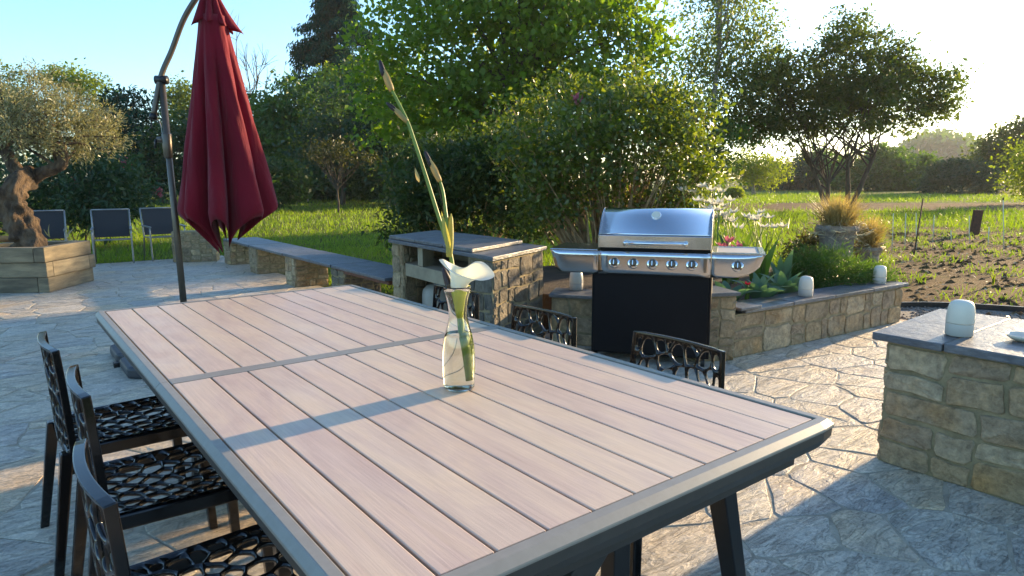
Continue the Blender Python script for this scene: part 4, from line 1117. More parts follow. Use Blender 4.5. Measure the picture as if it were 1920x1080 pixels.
# ------------------------------------------------------------------ flower bed, pots and plants
def bed():
    tag(part('bed_soil', prism([(4.06, -.55), (5.25, -.66), (6.47, -.74), (7.0, .2), (6.6, 1.9), (4.4, 2.6), (3.6, 1.2), (3.56, .62), (4.04, -.19)], -.05, .33), MAT['soil']), kind='structure')
    def blade_plant(name, label, base, n, lng, wid, mat, lean=.35, seed=0, cat='plant', tilt=.1, pw=.6, dz=0):
        r = random.Random(seed); t = thing(name, label, cat, tuple(base))
        for k in range(n):
            w = 2*math.pi*k/n+r.uniform(-.5, .5); L = lng*r.uniform(.7, 1.1); le = lean*r.uniform(.5, 1.3)
            tip = np.array([math.cos(w)*L*math.sin(le), math.sin(w)*L*math.sin(le), L*math.cos(le)]); b = np.array([math.cos(w), math.sin(w), 0])*.03
            part('leaf', leafblade(b, b+tip, wid*r.uniform(.8, 1.15), (-math.sin(w)*.4-math.cos(w), -math.cos(w)*.4-math.sin(w), .6), tilt, 9, .22, pw=pw), MAT[mat], t, True)
        return t
    g = lambda x, D, z=.33: ground_at(x, D, z)
    blade_plant('canna_plant', 'upright broad-leaved canna right of the gas grill', g(1432, 6.1), 8, .50, .11, 'canna', .32, 1)
    blade_plant('canna_plant', 'broad-leaved canna with tall leaves beside the pink flowers', g(1385, 6.6), 8, .58, .10, 'canna', .36, 2)
    blade_plant('canna_plant', 'small canna with a bluish upright leaf in front of the stone pot', g(1478, 6.2), 6, .40, .11, 'hosta', .3, 3)
    for i, (x, D, lab) in enumerate(((1375, 5.45, 'bluish hosta clump at the pier right of the grill'), (1440, 5.6, 'large bluish hosta clump behind the left end of the coping'), (1485, 5.85, 'bluish hosta clump left of the first wall lamp'))):
        p = g(x, D); p[1] = max(p[1], -.55+(p[0]-4.04)*-.08+.05)
        blade_plant('hosta_plant', lab, p, 15, .27, .10, 'hosta', .95, 10+i, tilt=.2)
    # flower stalks
    def blooms(name, label, base, n, h, mat, sz, seed, petals=7, leafn=8, spread=.16):
        r = random.Random(seed); t = thing(name, label, 'flower', tuple(base))
        for k in range(n):
            top = np.array([r.uniform(-spread, spread), r.uniform(-spread, spread), h*r.uniform(.75, 1.08)])
            st = part('stalk', tube(bez([(top[0]*.2, top[1]*.2, 0), top*np.array([.6, .6, .5]), top], 4), .005, 5), MAT['stem'], t, True)
            vs_, fs = [], []
            fl = []
            for q in range(petals):
                w = 2*math.pi*q/petals+r.uniform(-.2, .2); tip = top+np.array([math.cos(w)*sz, math.sin(w)*sz, sz*r.uniform(.5, 1.1)])
                fl.append(leafblade(top, tip, sz*.75, (-math.cos(w), -math.sin(w), 1.0), -.12, 5))
            part('bloom', join(*fl), MAT[mat], st, True)
        for k in range(leafn):
            w = r.uniform(0, 6.3); L = h*r.uniform(.4, .75)
            part('leaf', leafblade((0, 0, 0), (math.cos(w)*L*.35, math.sin(w)*L*.35, L), .045, (-math.cos(w), -math.sin(w), .5), .1, 7), MAT['canna'], t, True)
    for i, (x, D, h, lab) in enumerate(((1345, 7.0, .78, 'tall white lilies just above the right end of the grill lid'), (1395, 7.2, .62, 'white lilies right of the grill lid, the lower clump'), (1320, 7.6, .95, 'tallest white flowers behind the grill lid'), (1440, 7.8, .6, 'pale cream flowers between grill and stone pot'))):
        blooms('white_lily', lab, g(x, D), 8, h, 'petal_white', .07, 20+i, spread=.2)
    blooms('pink_flowers', 'pink flower cluster beside the right grill shelf', g(1368, 6.35), 9, .42, 'petal_pink', .065, 30, 6, 8, .14)
    blooms('red_flower', 'single crimson bloom under the right grill shelf', g(1412, 5.55), 1, .18, 'petal_crimson', .045, 31, 6, 2, .02)
    # feathery green mound
    t = thing('feathery_bush', 'feathery mid-green mound between the two wall lamps', 'bush', tuple(g(1568, 6.45)))
    lob = [(0, 0, .10, .34, .32, .24), (.25, -.12, .06, .26, .24, .18), (-.18, .12, .12, .24, .24, .22), (.42, -.2, .02, .2, .2, .14), (-.3, .2, .04, .2, .2, .18)]
    c, d = crown_points(lob, 420, .55); d[:, 2] = np.abs(d[:, 2])
    part('foliage', leafcloud(*cloud(c, d, 46, .04, (.055, .006), .1, 1.1, 0, 1)), MAT['leaf_mid'], t)
    part('stems', join(*[limb((0, 0, 0), c[k], .008, .003)[0] for k in range(24)]), MAT['cane'], t)
    # stone pots with dry grass
    def pot(label, glabel, base, s, hg, nb, seed, rs=1.0):
        t = thing('stone_pot', label, 'pot', tuple(base))
        V, F = lathe([(.17*s, 0), (.185*s, .02*s), (.18*s, .10*s), (.19*s, .38*s), (.205*s, .40*s), (.205*s, .425*s), (.235*s, .44*s), (.245*s, .47*s), (.235*s, .50*s), (.205*s, .50*s), (.195*s, .44*s)], 32, True, True)
        V = [(p[0]*rs, p[1]*rs, p[2]) for p in V]
        part('body', (V, F), MAT['pot'], t, True)
        b = np.array(base)+np.array([0, 0, .45*s]); t = thing('dry_grass_tuft', glabel, 'grass', tuple(b))
        n = nb; w = rng.uniform(0, 6.28, n); le = np.abs(rng.normal(0, .36, n)); L = hg*rng.uniform(.5, 1.1, n)
        r0 = rng.uniform(0, .15*s, n); P = np.stack([np.cos(w)*r0, np.sin(w)*r0, np.zeros(n)], 1)
        D = np.stack([np.cos(w)*np.sin(le), np.sin(w)*np.sin(le), np.cos(le)], 1)
        part('blades', leafcloud(P, D, np.stack([-np.cos(w), -np.sin(w), np.full(n, .6)], 1)+rng.normal(size=(n, 3))*.3, L, .007, .25), MAT['dry_grass'], t)
        m = n//3; w = rng.uniform(0, 6.28, m); L = hg*rng.uniform(.2, .5, m); P = rng.normal(size=(m, 3))*np.array([.13*s, .13*s, .05]); D = np.stack([np.cos(w), np.sin(w), rng.uniform(-.5, 1.2, m)], 1)
        part('dead_leaves', leafcloud(P, D, unit(m)+np.array([0, 0, .5]), L, .010, .4), MAT['straw'], t)
    pot('large weathered stone pot at the end of the flower bed', 'tall straw-coloured grass tuft in the large stone pot', g(1577, 7.05, .31), 1.14, .40, 1100, 1, .78)
    pot('smaller stone pot right of the large one', 'loose dry grass tuft in the smaller stone pot', g(1638, 7.25, .29), .68, .40, 800, 2, .9)
    # brownish undergrowth left of the pot
    t = thing('dry_bush', 'dry brown bush left of the large stone pot', 'bush', tuple(g(1535, 7.4, .31)))
    c, d = crown_points([(0, 0, .22, .30, .30, .26)], 160, .3)
    part('foliage', leafcloud(*cloud(c, d, 22, .05, (.05, .014), .2, .6)), MAT['leaf_rust'], t)
    part('stems', join(*[limb((0, 0, 0), c[k], .006, .002)[0] for k in range(30)]), MAT['cane'], t)
bed()

def stakes():
    b = at(1712, 482); tpt = dep(1731, 372, 12.0)
    t = thing('iron_stake', 'thin rusty iron stake leaning in the vegetable plot', 'stake', tuple(b)); part('rod', tube([(0, 0, -.1), tpt-b], .012, 8), MAT['rust'], t, True)
    b = at(1827, 437); t = thing('wooden_post', 'short broad brown wooden post at the far side of the plot', 'post', (b[0], b[1], -.05))
    part('stump', xf(obox((-.11, -.05, 0), (.20, 0, 0), (0, .10, 0), (.05, 0, .62)), (0, 0, 0), -YAW-.1), MAT['rust'], t, bevel=.01)
    labs = ['leftmost thin white stick in the vegetable plot', 'second thin white stick from the left in the plot', 'thin white stick just left of the rusty stake', 'thin white stick midway between stake and wooden post', 'short white stick left of the wooden post', 'white stick directly in front of the wooden post', 'short white stick right of the wooden post', 'tall white pole with a dark tip at the right of the plot']
    for lab, (x, y0, y1) in zip(labs, ((1673, 400, 468), (1697, 400, 466), (1719, 400, 465), (1749, 403, 452), (1785, 432, 455), (1818, 405, 454), (1853, 426, 458), (1883, 375, 465))):
        b = at(x, y0 and y1); D = float((b-CAM)@_f); tp = dep(x+random.uniform(-3, 3), y0, D)
        t = thing('garden_stick', lab, 'stick', tuple(b), 0, 'sticks in the vegetable plot'); part('rod', tube([(0, 0, -.08), tp-b], .008, 6), MAT['white_stick'], t, True)
        if x == 1883: part('tip', tube([tp-b, tp-b+np.array([0, 0, .05])], .014, 6), MAT['black_metal'], t, True)
    e = bez([(6.60, -.38, -.02), (7.2, -.55, -.02), (7.75, -.98, -.02), (8.2, -1.9, -.02), (8.6, -3.2, -.02), (9.0, -4.6, -.02)], 6)
    V = []; F = []
    for i, p in enumerate(e):
        tn = e[min(i+1, len(e)-1)]-e[max(i-1, 0)]; tn /= np.linalg.norm(tn); n = np.array([-tn[1], tn[0], 0])
        V += [p+n*.012+[0, 0, -.04], p-n*.012+[0, 0, -.04], p-n*.012+[0, 0, .055], p+n*.012+[0, 0, .055]]
    for i in range(len(e)-1):
        for k in range(4): F.append((i*4+k, i*4+(k+1) % 4, i*4+4+(k+1) % 4, i*4+4+k))
    F.append((3, 2, 1, 0)); m = len(e)*4-4; F.append((m, m+1, m+2, m+3))
    tag(part('plot_edging', (V, F), MAT['black_metal']), 'dark curved edging strip between gravel and the vegetable plot', 'edging')
stakes()

# ------------------------------------------------------------------ shrubs and trees
def shrub(name, label, base, lobes, mat, leaf, ncl, per, spread, canes=40, cane_mat='cane', cat='shrub', up=.4, hollow=.3, group=None, flowers=None):
    t = thing(name, label, cat, tuple(base), 0, group)
    c, d = crown_points(lobes, ncl, hollow)
    part('foliage', leafcloud(*cloud(c, d, per, spread, leaf, up, .4)), MAT[mat], t)
    bits = []
    for k in range(canes):
        w = random.uniform(0, 6.28); r = random.uniform(0, .25)*max(lobes[0][3], .5); q = c[random.randrange(len(c))]
        bits.append(limb((q[0]*.35+math.cos(w)*r, q[1]*.35+math.sin(w)*r, 0), q, random.uniform(.007, .016), .004, .12, 7, 5)[0])
    part('stems', join(*bits), MAT[cane_mat], t, True)
    if flowers:
        fm, nf, fs = flowers; bl = []
        for k in range(nf):
            q = c[random.randrange(len(c))]*1.04; bl.append(leafcloud(np.repeat(q[None], 26, 0)+rng.normal(size=(26, 3))*fs*.24, unit(26), unit(26), fs*.7, fs*.5))
        for v, f in bl: part('bloom', (v, f), MAT[fm], t)
    return t
def rel(base, x, y, D): return dep(x, y, D)-np.array(base)
def plobe(base, x, y, D, rx, rz, ry=None):
    p = rel(base, x, y, D); return (p[0], p[1], p[2], rx, ry or rx, rz)
def planting():
    # rose thicket behind the grill
    b = ground_at(1150, 8.0, .3)
    shrub('rose_thicket', 'tall sunlit rose thicket with bare canes behind the gas grill', b,
          [plobe(b, 1080, 300, 7.8, .55, .6), plobe(b, 1180, 260, 8.0, .6, .6), plobe(b, 1260, 300, 8.0, .45, .6), plobe(b, 1040, 340, 7.7, .45, .40), plobe(b, 1170, 385, 8.2, .55, .2), plobe(b, 1010, 400, 7.7, .3, .22), plobe(b, 1275, 225, 8.3, .42, .4), plobe(b, 1120, 215, 8.2, .4, .35), plobe(b, 1300, 330, 8.2, .30, .5), plobe(b, 1000, 300, 8.0, .4, .5), plobe(b, 1220, 190, 8.4, .35, .3), plobe(b, 1050, 200, 8.6, .4, .4), plobe(b, 1180, 160, 8.8, .3, .35), plobe(b, 960, 250, 8.6, .4, .4)],
          'leaf_rose', (.056, .036), 760, 30, .13, 260, hollow=.15, flowers=None)
    t = bpy.data.objects['rose_thicket']
    q = rel(b, 1083, 185, 8.0); part('bloom', leafcloud(np.repeat(q[None], 40, 0)+rng.normal(size=(40, 3))*.022, unit(40), unit(40), .05, .04), MAT['petal_pink'], t)
    b = ground_at(880, 9.2, 0)
    shrub('evergreen_shrub', 'dark leafy evergreen shrub behind the stone barbecue', b,
          [plobe(b, 830, 330, 9.3, .75, .55), plobe(b, 900, 360, 9.0, .7, .6), plobe(b, 970, 340, 9.2, .55, .6), plobe(b, 790, 390, 9.2, .45, .45), plobe(b, 860, 290, 9.6, .45, .25), plobe(b, 930, 290, 9.4, .4, .3), plobe(b, 1000, 400, 8.8, .5, .35), plobe(b, 1000, 280, 9.6, .5, .4), plobe(b, 770, 330, 9.6, .35, .4), plobe(b, 760, 420, 9.0, .28, .3)],
          'leaf_shrub', (.085, .030), 760, 28, .12, 50, hollow=.4)
    # shrubs behind the garden chairs
    b = ground_at(140, 15, 0)
    shrub('rhododendron', 'dark rhododendron with pink blooms behind the garden chairs', b, [plobe(b, 150, 350, 14.6, 1.3, .9), plobe(b, 220, 370, 14.4, .8, .7), plobe(b, 60, 360, 15, 1.2, 1.0), plobe(b, 190, 320, 15, .8, .5)], 'leaf_bluegreen', (.13, .045), 420, 26, .16, 14, 'bark', flowers=('petal_pink', 5, .16))
    b = ground_at(520, 30, 0)
    shrub('broad_shrub', 'broad dark shrub beside the lawn right of the parasol', b, [plobe(b, 505, 340, 30, 1.5, 1.0), plobe(b, 535, 352, 30, 1.0, .7), plobe(b, 480, 350, 30, 1.0, .7)], 'leaf_dark', (.2, .1), 260, 26, .3, 8, 'bark')
    # the trees
    b = ground_at(965, 19.5, -.05)
    tree('maple_tree', 'large bright green broadleaf tree filling the centre background', 'tree', b,
         [plobe(b, 960, 60, 19.5, 3.2, 2.6), plobe(b, 820, 110, 19.8, 2.4, 2.3), plobe(b, 1090, 90, 19.3, 2.5, 2.2), plobe(b, 1150, 180, 19, 1.5, 1.3), plobe(b, 760, 190, 20, 1.7, 1.5), plobe(b, 940, 210, 19.3, 2.0, 1.2), plobe(b, 880, -60, 19.8, 3, 2.2), plobe(b, 1050, -50, 19.5, 2.8, 2), plobe(b, 850, 240, 19.5, 1.8, .9), plobe(b, 1200, 60, 19.3, 1.0, .9)],
         (.15, .12), 'leaf_maple', 'bark', .22, None, 950, 40, .32, 34, up=.4, hollow=.35, fork=.5)
    b = ground_at(1335, 26, -.05)
    tree('birch_tree', 'airy weeping birch behind the rose thicket', 'tree', b,
         [plobe(b, 1350, 40, 26, 1.7, 2.2), plobe(b, 1310, 130, 26, 1.2, 1.6), plobe(b, 1390, 120, 26, 1.2, 1.6), plobe(b, 1370, -60, 26, 1.6, 1.5), plobe(b, 1270, 190, 26, .7, 1.0), plobe(b, 1430, 70, 26, .8, 1.1)],
         (.12, .07), 'leaf_birch', 'pale_bark', .10, None, 460, 30, .28, 26, up=-.1, droop=1.0, hollow=.2, flat=1.5, fork=.75)
    b = ground_at(1570, 27.0, -.05)
    st = [((-.25, .2, 0), tuple(rel(b, 1553, 345, 27))), ((.5, -.3, 0), tuple(rel(b, 1590, 300, 26.7))), ((-.25, .2, 0), tuple(rel(b, 1520, 310, 27))), ((.5, -.3, 0), tuple(rel(b, 1640, 290, 26.8)))]
    tree('spreading_tree', 'wide-spreading dark tree with several stems against the bright sky', 'tree', b,
         [plobe(b, 1420, 190, 27.00, 2.05, 1.57), plobe(b, 1510, 175, 27.39, 2.25, 1.57), plobe(b, 1600, 125, 27.00, 2.05, 1.76), plobe(b, 1690, 185, 26.80, 2.05, 1.41), plobe(b, 1745, 175, 26.61, 1.21, 1.17), plobe(b, 1590, 200, 26.41, 2.54, 1.21), plobe(b, 1390, 235, 27.00, 1.21, 0.74), plobe(b, 1775, 210, 26.61, 0.70, 0.70), plobe(b, 1590, 60, 27.00, 0.70, 0.98), plobe(b, 1460, 130, 27.39, 0.98, 0.88), plobe(b, 1440, 250, 27.00, 1.37, 0.68), plobe(b, 1660, 130, 26.80, 1.17, 0.98), plobe(b, 1620, 40, 27.00, 0.39, 0.59), plobe(b, 1545, 95, 27.00, 0.59, 0.68), plobe(b, 1800, 150, 26.61, 0.43, 0.39), plobe(b, 1700, 120, 26.80, 0.59, 0.59)],
         (.16, .075), 'leaf_spread', 'bark', .11, None, 820, 44, .25, 40, stems=st, hollow=.1, twigs=3)
    b = ground_at(1300, 24, -.05)
    tree('hazel_tree', 'loose green tree between the rose thicket and the spreading tree', 'tree', b,
         [plobe(b, 1290, 250, 24, 1.3, 1.2), plobe(b, 1350, 270, 24, 1.2, .9), plobe(b, 1240, 210, 24, 1.1, 1.1), plobe(b, 1320, 320, 24, .9, .5)], (.13, .08), 'leaf_mid', 'bark', .08, None, 200, 30, .30, 14, hollow=.2)
    # dark trees across the lawn
    hedge = [
        (245, 44, 'leaf_conifer', [(245, 250, 2.0, 2.6), (215, 300, 2.4, 2.2), (225, 215, .9, 1.4)], 'dark yew-like evergreen behind the olive crown', (.30, .12), 320),
        (355, 52, 'leaf_birch', [(345, 215, 1.8, 2.2), (375, 230, 1.5, 2), (340, 175, 1.0, 1.2)], 'pale green airy tree behind the parasol', (.22, .14), 200),
        (300, 42, 'leaf_dark', [(300, 300, 2.2, 2.4), (360, 290, 2.2, 2.6), (270, 330, 2, 1.6)], 'dark tree behind the parasol pole', (.28, .15), 300),
        (470, 44, 'leaf_dark', [(470, 250, 2.4, 2.4), (440, 300, 2.2, 2.2), (500, 290, 2.4, 2.4)], 'dark broad tree just right of the parasol', (.28, .15), 340),
        (560, 42, 'leaf_mid', [(560, 210, 2.4, 2.2), (600, 250, 2.6, 2.4), (530, 260, 2.0, 2.2)], 'dense mid-green tree left of the dark cedar', (.26, .15), 360),
        (640, 38, 'leaf_bluegreen', [(650, 230, 2.4, 2.4), (620, 290, 2.2, 1.8), (690, 280, 2.4, 2.2)], 'bluish dark tree with open trunks at the lawn edge', (.24, .14), 380),
        (735, 34, 'leaf_bluegreen', [(735, 200, 2.0, 2.2), (720, 270, 2.0, 1.8), (770, 250, 2.0, 2.2), (700, 160, 1.4, 1.5)], 'dark tree left of the large bright green tree', (.22, .13), 380),
        (690, 46, 'leaf_yellow', [(690, 160, 1.8, 1.7), (620, 165, 1.4, 1.4), (720, 150, 1.2, 1.3)], 'yellow-green sunlit treetop below the cedar', (.26, .16), 220),
        (850, 40, 'leaf_dark', [(850, 290, 3, 2.6), (930, 300, 3, 2.6), (800, 310, 2.4, 2.2)], 'dark tree deep behind the evergreen shrub', (.28, .16), 300),
        (150, 48, 'leaf_yellow', [(120, 145, 1.2, .7), (165, 160, 1.3, .6), (190, 200, .8, .8)], 'thin yellow-green treetop above the olive crown', (.20, .11), 130),
        (20, 46, 'leaf_birch', [(15, 160, 1.6, 1.6), (0, 210, 2, 2), (45, 220, 1.8, 2)], 'greyish tree at the far left edge behind the olive', (.2, .12), 170),
    ]
    for x, D, mat, lb, lab, leaf, ncl in hedge:
        b = ground_at(x, D, -.05)
        tree('background_tree', lab, 'tree', b, [plobe(b, lx, ly, D+random.uniform(-1, 1), rx, rz) for lx, ly, rx, rz in lb], leaf, mat, 'bark', .16, None, ncl, 30, .42, 12, group='trees across the lawn', hollow=.4)
    for x, D, lab in ((500, 47, 'low dark hedge bush left of the young tree'), (580, 48, 'low dark hedge bush behind the sapling'), (665, 47, 'low dark hedge bush right of the young tree'), (740, 44, 'low dark hedge bush left of the evergreen shrub'), (410, 47, 'low dark hedge bush behind the parasol canopy')):
        b = ground_at(x, D, -.05)
        shrub('hedge_bush', lab, b, [(0, 0, .9, 1.9, 1.6, 1.0), (1.1, -.8, .8, 1.3, 1.3, .9), (-1.1, .8, .8, 1.3, 1.3, .9)], 'leaf_dark', (.24, .12), 240, 26, .3, 8, 'bark', 'bush', group='hedge bushes across the lawn')
    # cedar with drooping tiers
    b = ground_at(645, 52, -.05); t = thing('cedar_tree', 'tall dark cedar with drooping tips rising above the other trees', 'tree', tuple(b))
    bits = [limb((0, 0, 0), rel(b, 648, -40, 52), .35, .05, .01, 8, 8)[0]]; P = []; Dv = []
    for k in range(110):
        z = 3.0+12.6*(k/110)**.9; reach = (6.6-.34*(z-3))*random.uniform(.65, 1.1)*(.55 if z > 13 else 1); w = random.uniform(0, 6.28)
        tip = np.array([math.cos(w)*reach, math.sin(w)*reach, z-.25*reach+random.uniform(-.2, .3)]); src = np.array([0, 0, z])
        br, pts = limb(src, tip, .06, .015, .06, 6, 4); bits.append(br)
        for f in np.linspace(.2, 1, 16):
            c = src+(tip-src)*f+np.array([0, 0, .5*math.sin(f*2.6)]); m = 30
            P.append(c+rng.normal(size=(m, 3))*np.array([.24, .24, .10])+np.array([0, 0, 1])*(-np.abs(rng.normal(size=(m, 1)))*.28)); Dv.append(np.array([math.cos(w)*.4, math.sin(w)*.4, -1.0])+rng.normal(size=(m, 3))*.4)
    P = np.concatenate(P); Dv = np.concatenate(Dv)
    part('crown', leafcloud(P, Dv, unit(len(P))+np.array([0, 0, 1]), .34, .10), MAT['leaf_conifer'], t); part('trunk', join(*bits), MAT['bark'], t, True)
    # leafless tree
    b = ground_at(490, 58, -.05); t = thing('bare_tree', 'leafless tree with fine twigs right of the parasol', 'tree', tuple(b)); bits = []
    def grow(p, d, L, r, k):
        q = p+d*L; bits.append(limb(p, q, r, r*.6, .08, 4, 4)[0])
        if k == 0: return
        for _ in range(3 if k > 1 else 4):
            n = d+rng.normal(size=3)*.45+np.array([0, 0, .18]); n /= np.linalg.norm(n); grow(p+d*L*random.uniform(.55, 1), n, L*random.uniform(.6, .82), r*.55, k-1)
    grow(np.zeros(3), np.array([0, 0, 1.0]), 5.2, .20, 4); part('trunk', join(*bits), MAT['bark'], t)
    # small rust-leaved tree and a sapling on the lawn
    b = at(635, 402, -.04); D = float((b-CAM)@_f)
    tree('young_tree', 'young rust-tinted tree with pale trunk standing on the lawn', 'tree', b, [plobe(b, 610, 280, D, .8, .35), plobe(b, 650, 290, D, .9, .45), plobe(b, 580, 290, D, .5, .3), plobe(b, 690, 300, D, .5, .35)], (.12, .06), 'leaf_young', 'bark', .05, tuple(rel(b, 632, 345, D)), 70, 18, .26, 22, hollow=.1)
    b = at(577, 378, -.04); D = float((b-CAM)@_f)
    tree('sapling', 'thin sapling left of the young rust-tinted tree', 'tree', b, [plobe(b, 577, 325, D, .8, .5), plobe(b, 560, 330, D, .5, .4)], (.16, .08), 'leaf_dark', 'pale_bark', .05, tuple(rel(b, 579, 345, D)), 60, 22, .25, 8)
    # far side of the field
    far = [
        (1415, 55, 'leaf_yellow', [(1400, 315, 1.5, 1.2), (1440, 320, 1.4, 1.3), (1385, 325, .9, .9)], 'small yellow-green weeping tree across the field', (.18, .1), 220, 'pale_bark'),
        (1470, 78, 'leaf_bluegreen', [(1450, 335, 3.2, 1.8), (1500, 330, 3, 2.2)], 'grey-green trees left of the spreading tree stems', (.4, .22), 240, 'bark'),
        (1545, 80, 'leaf_mid', [(1540, 315, 2.6, 2.6), (1565, 335, 2.6, 1.8)], 'tree at the field edge behind the spreading tree', (.4, .22), 240, 'bark'),
        (1640, 72, 'leaf_mid', [(1630, 315, 3, 2.4), (1670, 320, 2.6, 2.4), (1600, 330, 2.6, 1.9)], 'green tree at the field edge right of the spreading tree', (.36, .2), 300, 'bark'),
        (1715, 76, 'leaf_mid', [(1700, 325, 3, 2.2), (1740, 330, 2.6, 1.9)], 'lower tree at the field edge left of the round bush', (.36, .2), 260, 'bark'),
        (1890, 66, 'leaf_spread', [(1890, 285, 2.6, 2.4), (1925, 270, 3, 2.8), (1850, 315, 2, 1.8)], 'tall tree at the right edge beyond the field', (.34, .2), 300, 'bark'),
        (1950, 34, 'leaf_yellow', [(1945, 300, .9, 1.0), (1935, 345, .7, .6)], 'sunlit tree leaning in at the right edge', (.16, .09), 130, 'bark'),
    ]
    for x, D, mat, lb, lab, leaf, ncl, bk in far:
        b = ground_at(x, D, -.05)
        tree('field_tree', lab, 'tree', b, [plobe(b, lx, ly, D+random.uniform(-1, 1), rx, rz) for lx, ly, rx, rz in lb], leaf, mat, bk, .16, None, ncl, 28, .5, 10, group='trees across the field', hollow=.35)
    b = ground_at(1800, 60, -.05)
    shrub('round_bush', 'large rounded grey-green bush across the field', b, [plobe(b, 1800, 345, 60, 3.2, 2.0), plobe(b, 1800, 325, 60, 2.2, 1.2)], 'leaf_bluegreen', (.26, .08), 620, 30, .25, 10, 'bark', 'bush', hollow=.75)
    b = ground_at(1378, 46, -.05)
    shrub('clipped_bush', 'small clipped bush left of the bare track', b, [(0, 0, .35, .55, .55, .38)], 'leaf_yellow', (.1, .06), 200, 26, .07, 6, 'bark', 'bush', hollow=.8)
    # wooded hill
    r = random.Random(9); P = []; 
    n = 2600; x = rng.uniform(1590, 1990, n); D = rng.uniform(330, 420, n)
    for xx, dd in zip(x, D):
        ht = 22*math.exp(-((xx-1745)/80)**2)+12*math.exp(-((xx-1880)/110)**2)+3
        p = ground_at(xx, dd); P.append((p[0], p[1], rng.uniform(0, 1)*ht*(1-.3*(420-dd)/90)))
    P = np.array(P); c = np.repeat(P, 14, 0)+rng.normal(size=(n*14, 3))*np.array([3, 3, 1.6])
    o = part('wooded_hill', leafcloud(c, unit(len(c)), unit(len(c))+np.array([0, 0, 1]), 3.4, 2.6), MAT['leaf_mid']); tag(o, 'distant wooded hill on the horizon', 'wood', kind='stuff')
planting()

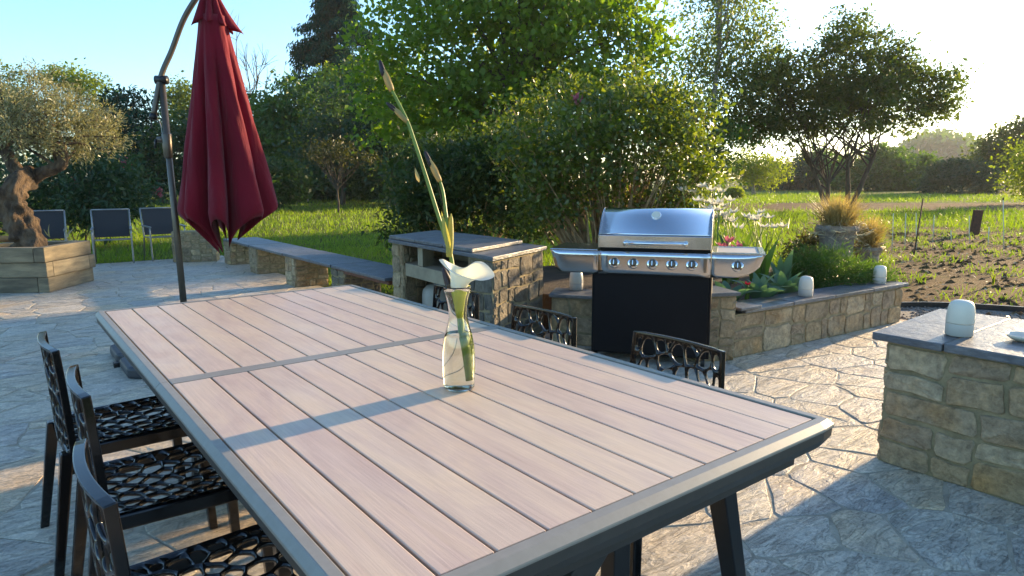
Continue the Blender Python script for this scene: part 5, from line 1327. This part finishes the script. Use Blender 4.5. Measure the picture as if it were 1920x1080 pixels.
# ------------------------------------------------------------------ grass, weeds, clods
def scatter_grass():
    def patch(name, label, n, rmin, rmax, a0, a1, ok, h, w, mat='grass', clump=True, dens=1.0):
        k = n; ang = rng.uniform(a0, a1, k); rad = rmin*(rmax/rmin)**(rng.random(k)**dens)
        x = CX+np.sin(ang)*rad; y = CY+np.cos(ang)*rad
        m = np.array([ok(a, b) for a, b in zip(x, y)]); x, y, rad = x[m], y[m], rad[m]
        nz = np.sin(x*1.7+np.sin(y*1.3)*1.4)*np.sin(y*1.9+np.sin(x*.9)*1.7)
        s = (rad/rmin)**.62; hh = h*(.65+.55*np.clip(nz+.4, 0, 1.4))*rng.uniform(.5, 1.25, len(x))*np.minimum(s, 2.6)
        P = np.stack([x, y, np.full(len(x), -.062)], 1); le = rng.normal(0, .42, (len(x), 2)); D = np.stack([le[:, 0], le[:, 1], np.ones(len(x))], 1)
        V, F = leafcloud(P, D, unit(len(x))*np.array([1, 1, .2]), hh, w*s, .2)
        tag(part(name, (V, F), MAT[mat]), label, 'grass', kind='stuff')
    CX, CY = 1.0, 2.0
    lawn_ok = lambda x, y: not (x < 3.2 and y < 9.5) and not (x < 4.3 and y < 2.6) and y > 1.5 and not (y < 4.2-.0*x and x > 7)
    patch('lawn_grass', 'rough sunlit lawn grass beyond the bench', 70000, 3.2, 55, -.25, 1.15, lawn_ok, .075, .008)
    def fld(x, y):
        if x < 7.0 and y < 2.4: return False
        if y < .47*x-4.2 and x < 20.5 and y < 4.3: return False
        return True
    track = [at(1330, 396), at(2300, 393), at(2300, 381), at(1330, 380)]
    def fld2(x, y):
        if not fld(x, y): return False
        d = np.array([x, y, 0])-CAM; z = d@_f; py = 540+FPX*1.38/z*.987-205
        return not (28.3 < z < 37.5)
    patch('field_grass', 'sunlit meadow grass of the field behind the plot', 60000, 6.0, 60, 1.0, 1.75, fld2, .10, .010, dens=.8)
    # weeds and straw on the plot
    n = 5200; x = rng.uniform(7.2, 20, n); y = rng.uniform(-7, 4.2, n); m = (y < .45*x-4.0) & (y < 4.2); x, y = x[m], y[m]; k = len(x)
    P = np.stack([x, y, np.full(k, -.025)], 1)+rng.normal(size=(k, 3))*np.array([.05, .05, .006]); D = unit(k)*np.array([1, 1, .35])+np.array([0, 0, .15])
    tag(part('plot_litter', leafcloud(P, D, unit(k)*.5+np.array([0, 0, 1]), rng.uniform(.04, .11, k), rng.uniform(.015, .04, k)), MAT['straw']), 'dry leaves and straw littering the vegetable plot', 'straw', kind='stuff')
    n = 15000; x = rng.uniform(8, 20.4, n); y = rng.uniform(-6, 4.3, n); nz = np.sin(x*2.1+y)*np.sin(y*2.7-x*.6); m = (y < .45*x-4.0) & (nz > .25-.035*(x-8)); x, y = x[m], y[m]; k = len(x)
    D = rng.normal(0, .5, (k, 3)); D[:, 2] = 1
    tag(part('plot_weeds', leafcloud(np.stack([x, y, np.full(k, -.03)], 1), D, unit(k), rng.uniform(.05, .14, k), .014), MAT['grass']), 'green weeds sprouting in the vegetable plot', 'weeds', kind='stuff')
    # clods
    n = 2600; V = []; F = []
    base = np.array([(1, 0, 0), (-1, 0, 0), (0, 1, 0), (0, -1, 0), (0, 0, 1), (0, 0, -1)], float); fo = [(0, 2, 4), (2, 1, 4), (1, 3, 4), (3, 0, 4), (2, 0, 5), (1, 2, 5), (3, 1, 5), (0, 3, 5)]
    x = rng.uniform(7.3, 19, n); y = rng.uniform(-7, 4, n); m = (y < .45*x-4.0); x, y = x[m], y[m]
    V = np.concatenate([base*rng.uniform(.6, 1.3, (6, 3))*rng.uniform(.015, .06)*np.array([1, 1, .7])+np.array([a, b, -.028]) for a, b in zip(x, y)])
    F = np.concatenate([np.array(fo)+6*i for i in range(len(x))])
    tag(part('soil_clods', (V, F), MAT['tilled']), 'lumps of earth on the vegetable plot', 'soil', kind='stuff')
    n = 3800; x = rng.uniform(6.63, 8.6, n); y = rng.uniform(-4.6, -.4, n); m = (x < 7.7-.28*(y+.9)) & (y < -.35-.6*(x-6.6)*.5); x, y = x[m], y[m]
    V = np.concatenate([base*rng.uniform(.6, 1.3, (6, 3))*rng.uniform(.010, .022)*np.array([1, 1, .7])+np.array([a, b, -.02]) for a, b in zip(x, y)])
    F = np.concatenate([np.array(fo)+6*i for i in range(len(x))])
    tag(part('loose_gravel', (V, F), MAT['gravel']), 'grey loose gravel beside the plot edging', 'gravel', kind='stuff')
    # young corn-like seedling in the plot
    b = at(1862, 532); t = thing('seedling', 'bright green seedling alone in the bare soil', 'plant', (b[0], b[1], -.03))
    for k in range(5):
        w = k*1.3; part('leaf', leafblade((0, 0, 0), (math.cos(w)*.07, math.sin(w)*.07, .13+.02*k), .03, (-math.cos(w), -math.sin(w), .4), .15, 6), MAT['leaf_yellow'], t, True)
scatter_grass()

# ------------------------------------------------------------------ evening haze in the air over the field
def haze():
    m, nt, out = nodes('haze_air')
    v = N(nt, 'ShaderNodeVolumePrincipled'); v.inputs['Color'].default_value = (.95, .96, 1.0, 1); v.inputs['Density'].default_value = .0003; v.inputs['Anisotropy'].default_value = .3
    nt.links.new(v.outputs[0], out.inputs['Volume'])
    n = 32; poly = [(4+470*math.cos(2*math.pi*k/n), 470*math.sin(2*math.pi*k/n)) for k in range(n)]
    o = part('haze', prism(poly, -1.1, 28), m); tag(o, kind='stuff')
haze()
